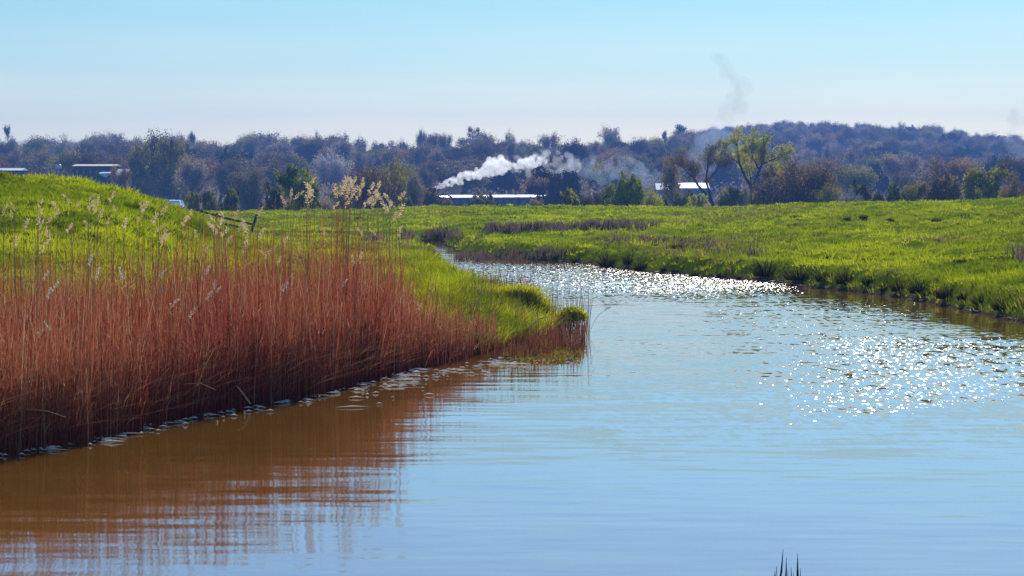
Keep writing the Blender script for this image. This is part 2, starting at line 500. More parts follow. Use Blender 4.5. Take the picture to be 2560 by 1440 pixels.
def make_grass():
    n = 95000
    az = np.radians(rng.uniform(-15.5, 15.5, n))
    u = rng.random(n); a, b_, p = 30., 172., -1.25
    d = (a ** (p + 1) + u * (b_ ** (p + 1) - a ** (p + 1))) ** (1 / (p + 1))
    X = d * np.tan(az); Y = d
    s = river_dist(X, Y); Z = land(X, Y)
    px, row = pxrow(X, Y, Z)
    inL = inside(LEFT, X, Y)
    reedbed = inL & (Y < np.interp(px, lb_px, lb_d) + 4.5) & (px < 1010)
    dens = vnoise(X * .9, Y * .5) * .6 + vnoise(X * 2.3 + 9, Y * 1.2) * .4
    keep = (s > .05) & ~reedbed & (Z > .06) & (rng.random(n) < .35 + dens)
    X, Y, Z, s, px, row, inL = [q[keep] for q in (X, Y, Z, s, px, row, inL)]
    n = len(X)
    nb = 11
    big = rng.random(n) ** 3
    rad = (.08 + .14 * big) * np.maximum(1, Y / 70)
    hh = .06 + .15 * big + .05 * vnoise(X * .5, Y * .5)
    tip_zone = inL & (px > 1030) & (Y < 56)
    hh = np.where(tip_zone, hh * 1.5, hh)
    # where the sward is dead and brown
    brown = np.clip((vnoise(X * .22 + 3, Y * .12 + 8) - .60) * 4, 0, 1) * .55
    brown = np.maximum(brown, np.exp(-((px - 1760) / 160) ** 2 - ((row - 622) / 26) ** 2) * rng.random(n) * 1.1)
    brown = np.maximum(brown, (1 - ss(.15, .9, s)) * rng.random(n) * .5)
    yel = vnoise(X * .45, Y * .3)
    idx = np.repeat(np.arange(n), nb); m = len(idx)
    ang = rng.uniform(0, 2 * np.pi, m); rr = np.sqrt(rng.random(m)) * rad[idx]
    bx = X[idx] + rr * np.cos(ang); by = Y[idx] + rr * np.sin(ang)
    base = np.stack([bx, by, Z[idx] - .03], 1)
    lean = np.stack([np.cos(ang), np.sin(ang)], 1) * (rr / rad[idx] * rng.uniform(.5, 1.6, m))[:, None]
    h = hh[idx] * rng.uniform(.6, 1.25, m) * (1 - .5 * (rr / rad[idx]) ** 2)
    w = np.maximum(.012, Y[idx] * .00036) * rng.uniform(.7, 1.4, m)
    yv = np.clip((yel[idx] - .5) * 1.3 + .5 + rng.normal(0, .2, m), 0, 1)
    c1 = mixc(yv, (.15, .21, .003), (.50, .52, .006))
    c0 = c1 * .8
    dkt = (vnoise(X * .8 + 40, Y * .45 + 3) > .70) | (rng.random(n) < .06)
    dm = dkt[idx]; c1[dm] = c1[dm] * (.42, .5, .6); c0[dm] = c1[dm] * .7
    bm = rng.random(m) < brown[idx]
    c1[bm] = mixc(rng.random(bm.sum()), (.16, .075, .03), (.30, .20, .10)); c0[bm] = c1[bm] * .7
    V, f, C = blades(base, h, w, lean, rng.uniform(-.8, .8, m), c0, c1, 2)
    o = ob('meadow_grass', me_np('meadow_grass', V, f, M['grass'], C))
    tag(o, 'bright yellow-green meadow grass covering both river banks', 'grass', kind='stuff')
    # taller wild tussocky grass along the spit and over the bank shoulder
    parts = []
    n = 4200
    px = rng.uniform(970, 1455, n); row = rng.uniform(640, 885, n)
    top = np.interp(px, [990, 1050, 1130, 1200, 1250, 1330, 1400, 1440], [630, 640, 672, 705, 738, 760, 790, 815])
    ok = row > top
    hp = ray_hit(px[ok], row[ok])
    hp = hp[inside(LEFT, hp[:, 0], hp[:, 1])]
    n = len(hp)
    idx = np.repeat(np.arange(n), 12); m = len(idx)
    ang = rng.uniform(0, 2 * np.pi, m)
    base = hp[idx] + np.stack([np.cos(ang) * .1, np.sin(ang) * .1, 0 * ang - .03], 1) * rng.random(m)[:, None]
    lean = np.stack([np.cos(ang), np.sin(ang)], 1) * rng.uniform(.2, .9, m)[:, None]
    yv = np.clip(vnoise(hp[:, 0] * 1.5, hp[:, 1] * .9)[idx] * 1.3 - .2 + rng.normal(0, .2, m), 0, 1)
    c1 = mixc(yv, (.13, .18, .003), (.52, .52, .006))
    V, f, C = blades(base, rng.uniform(.14, .38, m), rng.uniform(.012, .022, m), lean, rng.uniform(-.9, .9, m), c1 * .6, c1, 3)
    o = ob('spit_grass', me_np('spit_grass', V, f, M['grass'], C))
    tag(o, 'lush tufted grass on the low spit beside the red reed bed', 'grass', kind='stuff')


make_grass()

RED0, RED1, RED2 = (.150, .040, .022), (.30, .10, .05), (.40, .21, .12)


def make_reeds():
    parts = []
    # dense bed
    n = 36000
    px = rng.uniform(-420, 1240, n)
    db = np.interp(px, lb_px, lb_d)
    dep = np.interp(px, [-400, 0, 900, 1040, 1100, 1240], [8.5, 8.5, 7.5, 4., 2.6, 1.5])
    t = rng.random(n) ** 1.6
    d = db - .35 + t * dep
    cl = vnoise(px / F * d * 3.2, d * 2.2)
    keep = (rng.random(n) < .1 + cl * 1.35) & (rng.random(n) < np.interp(px, [930, 1010, 1080, 1240], [1, .75, .28, .2]))
    px, d, t, db = px[keep], d[keep], t[keep], db[keep]; n = len(px)
    X = (px - 1280) / F * d; Z = np.maximum(land(X, d), -.1)
    u = rng.random(n)
    Hm = np.interp(px, [-400, 0, 300, 600, 850, 980, 1040, 1120, 1240], [.88, .88, .98, 1.12, 1.18, 1.0, .78, .55, .45])
    clump = .8 + .4 * vnoise(X * 1.4 + 5, d * 1.0)
    h = Hm * clump * np.where(u < .62, rng.uniform(.4, 1.0, n), np.where(u < .90, rng.uniform(.8, 1.35, n), rng.uniform(1.2, 1.95, n)))
    ang = rng.uniform(0, 2 * np.pi, n)
    lean = np.stack([np.cos(ang), np.sin(ang)], 1) * (np.abs(rng.standard_t(3, n)) * .09 + .02)[:, None]
    hue = np.clip(vnoise(X * .8, d * .6) * .6 + rng.normal(.12, .3, n), 0, 1)
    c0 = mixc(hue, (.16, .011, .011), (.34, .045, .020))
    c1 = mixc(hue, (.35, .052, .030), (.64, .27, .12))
    lt = rng.random(n) < .07; c1[lt] = (.62, .44, .24); c0[lt] = (.34, .17, .09)
    dk = rng.random(n) < .2; c1[dk] *= .45; c0[dk] *= .6
    w = rng.uniform(.006, .012, n) * np.maximum(1, d / 26)
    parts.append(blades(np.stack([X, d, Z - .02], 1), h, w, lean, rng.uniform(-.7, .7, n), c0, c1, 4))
    # leaf rags on the stalks
    k = rng.choice(n, min(n, 26000), replace=False); m = len(k)
    hz = h[k] * rng.uniform(.2, .9, m)
    ang = rng.uniform(0, 2 * np.pi, m)
    base = np.stack([X[k], d[k], Z[k] + hz], 1)
    lean = np.stack([np.cos(ang), np.sin(ang)], 1) * rng.uniform(.5, 2.0, m)[:, None]
    cc = mixc(rng.random(m) ** 2, (.22, .055, .03), (.62, .42, .24))
    parts.append(blades(base, rng.uniform(.07, .2, m), rng.uniform(.006, .012, m), lean, rng.uniform(-1.2, 1.2, m), cc, cc * 1.1, 2))
    # bent and fallen stalks leaning across
    m = 2000
    px = rng.uniform(-350, 1150, m); db = np.interp(px, lb_px, lb_d)
    d = db + rng.uniform(-.3, 2.5, m) * np.interp(px, [900, 1150], [1, .3]); X = (px - 1280) / F * d
    ang = np.where(rng.random(m) < .5, rng.normal(0, .5, m), rng.normal(np.pi, .5, m))
    lean = np.stack([np.cos(ang), np.sin(ang)], 1) * rng.uniform(.6, 3.0, m)[:, None]
    cc = mixc(rng.random(m), (.24, .08, .04), (.46, .26, .13))
    parts.append(blades(np.stack([X, d, np.maximum(land(X, d), 0) + rng.uniform(0, .5, m)], 1), rng.uniform(.2, .6, m), rng.uniform(.006, .011, m), lean, rng.uniform(-.3, .3, m), cc, cc, 5, 1.4))
    V, f, C = join(parts)
    o = ob('reed_bed', me_np('reed_bed', V, f, M['reed'], C))
    tag(o, 'dense bed of rust-red dead reed stalks along the water', 'reeds', kind='stuff')
    # standing in the shallows at the point of the spit
    n = 2600
    px = rng.normal(0, 1, n) * 60 + 1340; px = np.where(rng.random(n) < .6, rng.uniform(1060, 1462, n), px)
    px = np.clip(px, 1090, 1462)
    y0 = np.interp(px, [1050, 1240, 1440, 1470], [922, 905, 890, 850]); y1 = np.interp(px, [1050, 1240, 1400, 1470], [850, 800, 812, 822])
    row = y1 + (y0 - y1) * rng.random(n)
    d = F * HC / (row - YH); X = (px - 1280) / F * d
    cl = vnoise(X * 5, d * 2)
    kp = rng.random(n) < (cl - .25) * 1.9
    X, d, px = X[kp], d[kp], px[kp]; n = len(X)
    h = np.interp(px, [1060, 1240, 1380, 1462], [.6, .5, .5, .38]) * rng.uniform(.5, 1.1, n)
    ang = rng.uniform(0, 2 * np.pi, n); lean = np.stack([np.cos(ang), np.sin(ang)], 1) * np.abs(rng.normal(0, .28, n))[:, None]
    hue = rng.random(n)
    V, f, C = blades(np.stack([X, d, np.maximum(land(X, d), 0) - .05], 1), h, rng.uniform(.007, .014, n), lean, rng.uniform(-.6, .6, n), mixc(hue, (.05, .014, .014), (.11, .03, .02)), mixc(hue, (.17, .04, .028), (.36, .15, .08)), 4)
    o = ob('shallow_reeds', me_np('shallow_reeds', V, f, M['reed'], C))
    tag(o, 'thin dark reeds standing in shallow water round the spit', 'reeds', kind='stuff')
    # tall wispy grey stems on the spit against the glittering water
    n = 210
    px = rng.uniform(1180, 1475, n); d = rng.uniform(38, 46, n); X = (px - 1280) / F * d
    kp = river_dist(X, d) > -1.2; X, d = X[kp], d[kp]; n = len(X)
    h = rng.uniform(.4, 1.05, n); lean = rng.normal(0, .09, (n, 2))
    c = mixc(rng.random(n), (.10, .07, .06), (.2, .14, .1))
    V, f, C = blades(np.stack([X, d, np.maximum(land(X, d), 0) - .02], 1), h, np.full(n, .009), lean, rng.uniform(-.5, .5, n), c, c, 4)
    o = ob('wispy_stems', me_np('wispy_stems', V, f, M['reed'], C))
    tag(o, 'fine grey-brown upright stems above the grassy spit', 'plant stems', kind='stuff')
    # distant purple-brown reed strips along the ditch in the meadow
    parts = []
    for (x0, x1, y0, y1, cnt, hm) in [(1212, 1300, 572, 588, 300, .34), (1300, 1480, 566, 582, 420, .30), (1470, 1650, 562, 578, 500, .32), (1000, 1200, 592, 602, 300, .40), (880, 960, 598, 604, 60, .25), (2530, 2565, 630, 660, 60, .4), (1660, 1900, 595, 640, 160, .2), (1150, 1420, 636, 652, 300, .25), (1500, 1660, 596, 612, 100, .2)]:
        px = rng.uniform(x0, x1, cnt); row = rng.uniform(y0, y1, cnt)
        kp = rng.random(cnt) < (vnoise(px * .05, row * .15) - .3) * 2.2
        hp = ray_hit(px[kp], row[kp], 40)
        n = len(hp); 
        if not n: continue
        idx = np.repeat(np.arange(n), 3); m = len(idx)
        base = hp[idx] + rng.normal(0, .14, (m, 3)) * (1, 1, 0)
        cc = mixc(rng.random(m), (.10, .065, .06), (.26, .18, .15))
        parts.append(blades(base, hm * rng.uniform(.5, 1.2, m), rng.uniform(.02, .05, m), rng.normal(0, .2, (m, 2)), rng.uniform(-.6, .6, m), cc * .7, cc, 2))
    V, f, C = join(parts)
    o = ob('ditch_reeds', me_np('ditch_reeds', V, f, M['reed'], C))
    tag(o, 'purple-brown dead reeds in strips along the meadow ditch', 'reeds', kind='stuff')


make_reeds()


# ------------------------------------------------------------ single reeds with seed heads
def head_mesh(name, mat, seed):
    r = np.random.default_rng(seed)
    n = 70
    t = r.random(n) ** .8
    bend = r.uniform(.05, .28)
    L_ = .30
    c = np.stack([bend * t ** 2 * .6, 0 * t, t * L_], 1)
    wid = .042 * np.sin(np.pi * np.clip(t * .85 + .12, 0, 1))
    a = r.uniform(0, 2 * np.pi, n)
    o_ = np.stack([np.cos(a), np.sin(a), 0 * a], 1)
    c = c + o_ * (wid * r.random(n))[:, None]
    drp = np.stack([np.cos(a) * .5 + .25, np.sin(a) * .5, r.uniform(-.2, .9, n)], 1); drp /= np.linalg.norm(drp, axis=1)[:, None]
    ln = r.uniform(.03, .075, n)[:, None]
    sd = np.cross(drp, r.normal(0, 1, (n, 3))); sd /= np.linalg.norm(sd, axis=1)[:, None]
    wv = r.uniform(.006, .012, n)[:, None]
    V = np.stack([c - sd * wv, c + drp * ln * .5 + sd * 0 - sd * wv * .8, c + drp * ln, c + sd * wv], 1).reshape(-1, 3)
    b = np.arange(n)[:, None] * 4
    return me_np(name, V, b + np.array([[0, 3, 2, 1]]), mat)


HEADS = {
    'plume on dark bush': ([(770, 467), (772, 505), (779, 495), (737, 484), (727, 484), (717, 502), (766, 485), (782, 478)], 'tall pale reed plume standing before the big dark round bush', 'reed plumes before the dark bush', 0),
    'plume cluster': ([(861, 455), (877, 455), (904, 452), (855, 465), (842, 482), (862, 487), (877, 480), (890, 490), (922, 477), (940, 475), (946, 487), (957, 490), (936, 497), (995, 487), (979, 502), (965, 515), (830, 512), (907, 507), (930, 511), (920, 500), (972, 520), (995, 532), (982, 542), (868, 470), (896, 470), (860, 505), (850, 478), (884, 466)], 'tall straw-coloured reed plume in the clump reaching above the meadow skyline', 'clump of tall straw reed plumes', 0),
    'hill': ([(8, 522), (36, 512), (94, 505), (96, 545), (148, 520), (176, 492), (188, 507), (221, 487), (238, 517), (246, 540), (266, 552), (272, 495), (125, 585), (94, 597), (36, 605), (103, 617), (120, 542), (218, 515), (352, 517), (360, 515), (340, 545), (380, 548), (392, 565), (400, 525), (400, 590), (410, 590), (60, 560), (30, 535), (100, 560), (310, 560), (405, 600), (290, 520), (222, 560), (165, 570)], 'pinkish-tan reed head standing against the bright green bank slope', 'reed heads against the green slope', 0),
    'fence': ([(454, 555), (472, 537), (492, 587), (515, 620), (538, 547), (545, 560), (540, 580), (560, 552), (585, 535), (595, 565), (615, 570), (570, 595), (612, 602), (605, 622), (650, 585), (668, 625), (615, 567), (646, 527), (548, 572), (535, 565), (552, 578)], 'pale fluffy reed head standing in front of the broken rail fence', 'reed heads before the fence', 0),
    'meadow': ([(707, 602), (810, 577), (907, 575), (941, 577), (997, 580), (667, 633), (692, 649), (884, 650), (897, 644), (706, 596)], 'thin tan reed head in front of the level meadow by the river bend', 'reed heads before the level meadow', 0),
    'bed': ([(222, 652), (239, 686), (308, 688), (401, 681), (125, 717), (108, 686), (514, 674), (536, 711), (516, 739), (425, 755), (472, 783), (130, 811), (94, 827), (705, 717), (856, 703), (516, 620), (1047, 765), (540, 718), (118, 735)], 'small greyish-white reed head low among the rust-red stalks', 'grey reed heads within the red reed bed', 1),
}


def make_heads():
    hm = [[head_mesh('seed_head', M['head'], k) for k in range(4)], [head_mesh('seed_head', M['head_grey'], 10 + k) for k in range(3)]]
    stems = {}
    for key, (pts, label, group, grey) in HEADS.items():
        for (x, y) in pts:
            db = float(np.interp(x, lb_px, lb_d))
            low = y > 640
            d = db + (R_.uniform(.2, 1.6) if low else R_.uniform(1.5, 6.0))
            if x > 990: d = db + R_.uniform(.2, 1.5)
            top = P(x, y + 9, d)
            g = float(max(land(np.array([top[0]]), np.array([d]))[0], 0))
            lean = R_.uniform(-.05, .05)
            h = top[2] - g
            bx = top[0] - lean * h
            r = empty('tall_reed', (bx, d, g), label, 'reed', group)
            MB().tube([(0, 0, -.04), (lean * h * .3, 0, h * .5), (lean * h, 0, h)], [.0055, .0045, .003], 5).build('stem', M['stem'], r)
            o = ob('seed_head', R_.choice(hm[grey]), r)
            s = R_.uniform(.6, 1.0) * {'bed': .5, 'hill': .55, 'fence': .62, 'meadow': .55, 'plume cluster': .74, 'plume on dark bush': .74}[key]
            o.location = (lean * h, 0, h - .03); o.rotation_euler = (R_.uniform(-.2, .2), R_.uniform(-.1, .5), R_.choice((0, 0, math.pi)) + R_.uniform(-.5, .5)); o.scale = (s * .9, s * .9, s)


make_heads()


# ------------------------------------------------------------ trees
def rot_dir(d, ang, azi):
    d = np.array(d, float); d /= np.linalg.norm(d)
    a = np.cross(d, (0, 0, 1) if abs(d[2]) < .95 else (1, 0, 0)); a /= np.linalg.norm(a); b = np.cross(d, a)
    return d * math.cos(ang) + (a * math.cos(azi) + b * math.sin(azi)) * math.sin(ang)


def grow(mb, tips, p, d, ln, rad, lv, mx, r, spread, n_kids, upw):
    pts = [np.array(p, float)]; dd = np.array(d, float)
    for k in range(3):
        dd = dd + np.array([r.gauss(0, .12), r.gauss(0, .12), upw * .12]); dd /= np.linalg.norm(dd)
        pts.append(pts[-1] + dd * ln / 3)
    mb.tube(pts, [rad, rad * .85, rad * .72, rad * .6], 5 if lv < 2 else 3, False)
    if lv >= 1:
        for q in pts[2:]: tips.append((q, dd, lv))
    if lv == mx: return
    k0 = r.uniform(0, 6.28)
    nk = n_kids[min(lv, len(n_kids) - 1)]
    for k in range(nk):
        an = spread * r.uniform(.55, 1.2) if k or lv else spread * r.uniform(.1, .5)
        grow(mb, tips, pts[-1] if r.random() < .65 else pts[2], rot_dir(dd, an, k0 + k * 6.283 / nk + r.gauss(0, .3)), ln * r.uniform(.62, .86), rad * .58, lv + 1, mx, r, spread, n_kids, upw)


def crown_np(name, cen, out, nper, spread, size, r, mat, asp=1., clump=None):
    """leaf / twig faces about many centres; asp>1 = thin twigs pointing outwards"""
    n = len(cen); idx = np.repeat(np.arange(n), nper); m = len(idx)
    c = cen[idx] + r.normal(0, 1, (m, 3)) * spread
    o = out[idx] + r.normal(0, .6, (m, 3)); o /= np.linalg.norm(o, axis=1)[:, None]
    sd = np.cross(o, r.normal(0, 1, (m, 3))); sd /= np.linalg.norm(sd, axis=1)[:, None]
    ln = size * asp * r.uniform(.6, 1.3, m)[:, None]; w = size / asp * r.uniform(.6, 1.3, m)[:, None]
    V = np.stack([c - o * ln * .5, c + sd * w * .5, c + o * ln * .5, c - sd * w * .5], 1).reshape(-1, 3)
    b = np.arange(m)[:, None] * 4
    cv = (r.random(n) if clump is None else clump)[idx] * .6 + r.random(m) * .4
    cv = np.repeat(cv, 4)
    return me_np(name, V, b + np.array([[0, 1, 2, 3]]), mat, np.repeat(cv[:, None], 3, 1))


def proto_tree(seed, kind):
    """(trunk mesh, crown mesh) about 10 m tall"""
    r = random.Random(seed); q = np.random.default_rng(seed)
    mb = MB(); tips = []
    if kind == 'round':
        grow(mb, tips, (0, 0, -.3), (r.gauss(0, .05), 0, 1), 3.0, .30, 0, 3, r, .62, [5, 3, 3], .6)
        nper, spr, size, asp = 52, .5, .22, 1.6
    elif kind == 'tall':
        grow(mb, tips, (0, 0, -.3), (r.gauss(0, .06), 0, 1), 3.6, .28, 0, 3, r, .42, [4, 3, 3], 1.2)
        nper, spr, size, asp = 48, .45, .21, 1.8
    elif kind == 'open':
        grow(mb, tips, (0, 0, -.3), (r.gauss(0, .05), 0, 1), 2.8, .26, 0, 3, r, .75, [4, 3, 2], .5)
        nper, spr, size, asp = 44, .38, .21, 1.8
    elif kind == 'pine':
        mb.tube([(0, 0, -.3), (.1, 0, 5), (.2, .1, 9.6)], [.22, .16, .05], 6)
        for k in range(22):
            z = r.uniform(4.2, 9.7); a = r.uniform(0, 6.28); L_ = r.uniform(.7, 2.2) * (1.25 - (z - 4) / 8)
            e = (math.cos(a) * L_ + .15, math.sin(a) * L_, z + r.uniform(.1, .5)); mb.tube([(.15, .05, z), e], [.05, .02], 4, False)
            tips.append((np.array(e), np.array((math.cos(a), math.sin(a), .4)), 2))
            tips.append((np.array(e) * .55 + np.array((.07, .02, z * .45)), np.array((0, 0, 1.)), 2))
        nper, spr, size, asp = 38, .38, .30, 1.3
    elif kind == 'cedar':
        mb.tube([(0, 0, -.3), (.15, 0, 4), (.3, .1, 9)], [.3, .2, .08], 6)
        for z, L0 in ((5.2, 2.0), (6.6, 2.7), (8.0, 2.9), (9.2, 2.1)):
            for k in range(9):
                a = r.uniform(0, 6.28); L_ = L0 * r.uniform(.5, 1); e = (math.cos(a) * L_ + .2, math.sin(a) * L_, z + r.uniform(-.1, .35))
                mb.tube([(.2, .05, z - .5), e], [.06, .02], 4, False); tips.append((np.array(e), np.array((math.cos(a), math.sin(a), .6)), 2))
        nper, spr, size, asp = 40, .36, .28, 1.3
    elif kind == 'bush':
        for k in range(9):
            a = r.uniform(0, 6.28); L_ = r.uniform(1.5, 3.6)
            mb.tube([(math.cos(a) * .3, math.sin(a) * .3, -.3), (math.cos(a) * L_ * .6, math.sin(a) * L_ * .6, 3.2), (math.cos(a) * L_, math.sin(a) * L_, 7)], [.14, .1, .03], 5)
        lobes = [(np.array((r.gauss(0, 1.6), r.gauss(0, 1.6), r.uniform(2.5, 6.9))), r.uniform(1.7, 2.7)) for _ in range(11)] + [(np.array((math.cos(k * 1.05) * 2.6, math.sin(k * 1.05) * 2.6, 2.0)), 2.1) for k in range(6)] + [(np.array((0, 0, 6.8)), 2.6)]
        for _ in range(230):
            c, rad = r.choice(lobes); v = np.array((r.gauss(0, 1), r.gauss(0, 1), r.gauss(.15, 1))); v /= np.linalg.norm(v)
            pnt = c + v * rad * r.uniform(.7, 1.12) * np.array((1, 1, .95))
            if pnt[2] < .2: pnt[2] = r.uniform(.2, 1.2)
            tips.append((pnt, v, 2))
        nper, spr, size, asp = 62, .32, .36, 1.3
    elif kind == 'shrub':      # upright twiggy bush, feathery
        for k in range(26):
            a = r.uniform(0, 6.28); L_ = r.uniform(.6, 4.0); top = r.uniform(6.5, 9.6) * (1 - .05 * L_ ** 1.6 / 2)
            m_ = (math.cos(a) * L_ * .5, math.sin(a) * L_ * .5, top * .5); e = (math.cos(a) * L_, math.sin(a) * L_, top)
            mb.tube([(math.cos(a) * .4, math.sin(a) * .4, -.3), m_, e], [.1, .07, .02], 4)
            for t in (.3, .45, .6, .75, .9, 1.0):
                pnt = np.array(m_) * 2 * t * (1 - t) + np.array(e) * t * t
                pnt = pnt + np.array((r.gauss(0, .3), r.gauss(0, .3), 0)); pnt[2] = max(pnt[2], .4)
                tips.append((pnt, np.array((math.cos(a) * .4, math.sin(a) * .4, 1.)), 2))
        nper, spr, size, asp = 80, .52, .24, 1.8
    cen = np.array([t[0] for t in tips]); out = np.array([t[1] for t in tips])
    if kind in ('round', 'tall', 'open'):
        ctr = np.array((0, 0, cen[:, 2].mean())); out = out * .4 + (cen - ctr) / 4
    zmax = np.percentile(cen[:, 2], 99) + spr
    cl = vnoise(cen[:, 0] * .8 + seed, cen[:, 2] * .8 + cen[:, 1] * .5) * 1.3 - .15
    k = 10.0 / zmax
    # wide or narrow, all protos are 10 m tall
    mb.v = [(x * k, y * k, z * k) for x, y, z in mb.v]
    return mb.mesh('trunk', M['bark']), crown_np('crown', cen * k, out, nper, spr * k, size * k, q, M['twig_purple'], asp, np.clip(cl, 0, 1)), 2 * np.percentile(np.abs(cen[:, 0]), 96) * k + spr


PROTO = {}
for kind, cnt in (('round', 5), ('tall', 4), ('open', 3), ('pine', 2), ('cedar', 1), ('bush', 4), ('shrub', 3)):
    PROTO[kind] = [proto_tree(100 + 7 * i + len(kind) * 31, kind) for i in range(cnt)]


def plant(name, kind, x, y, d, mat, label, cat='tree', group=None, width=None, zg=None, rz=None, h=None, variant=None, clear=0):
    """a tree whose top is seen at photo pixel (x, y) when it stands d metres away"""
    top = P(x, y, d)
    g = float(land(np.array([top[0]]), np.array([d]), False)[0]) if zg is None else zg
    if h is None: h = top[2] - g
    tr, cr, wd = PROTO[kind][R_.randrange(len(PROTO[kind])) if variant is None else variant]
    s = h / 10.
    sx = s if width is None else (width / F * d) / wd
    r = empty(name, (top[0], d, g), label, cat, group, R_.uniform(0, 6.28) if rz is None else rz, (sx, sx, s))
    ob('trunk', tr, r)
    o = ob('crown', cr, r)
    o.material_slots[0].link = 'OBJECT'; o.material_slots[0].material = M[mat]
    return r


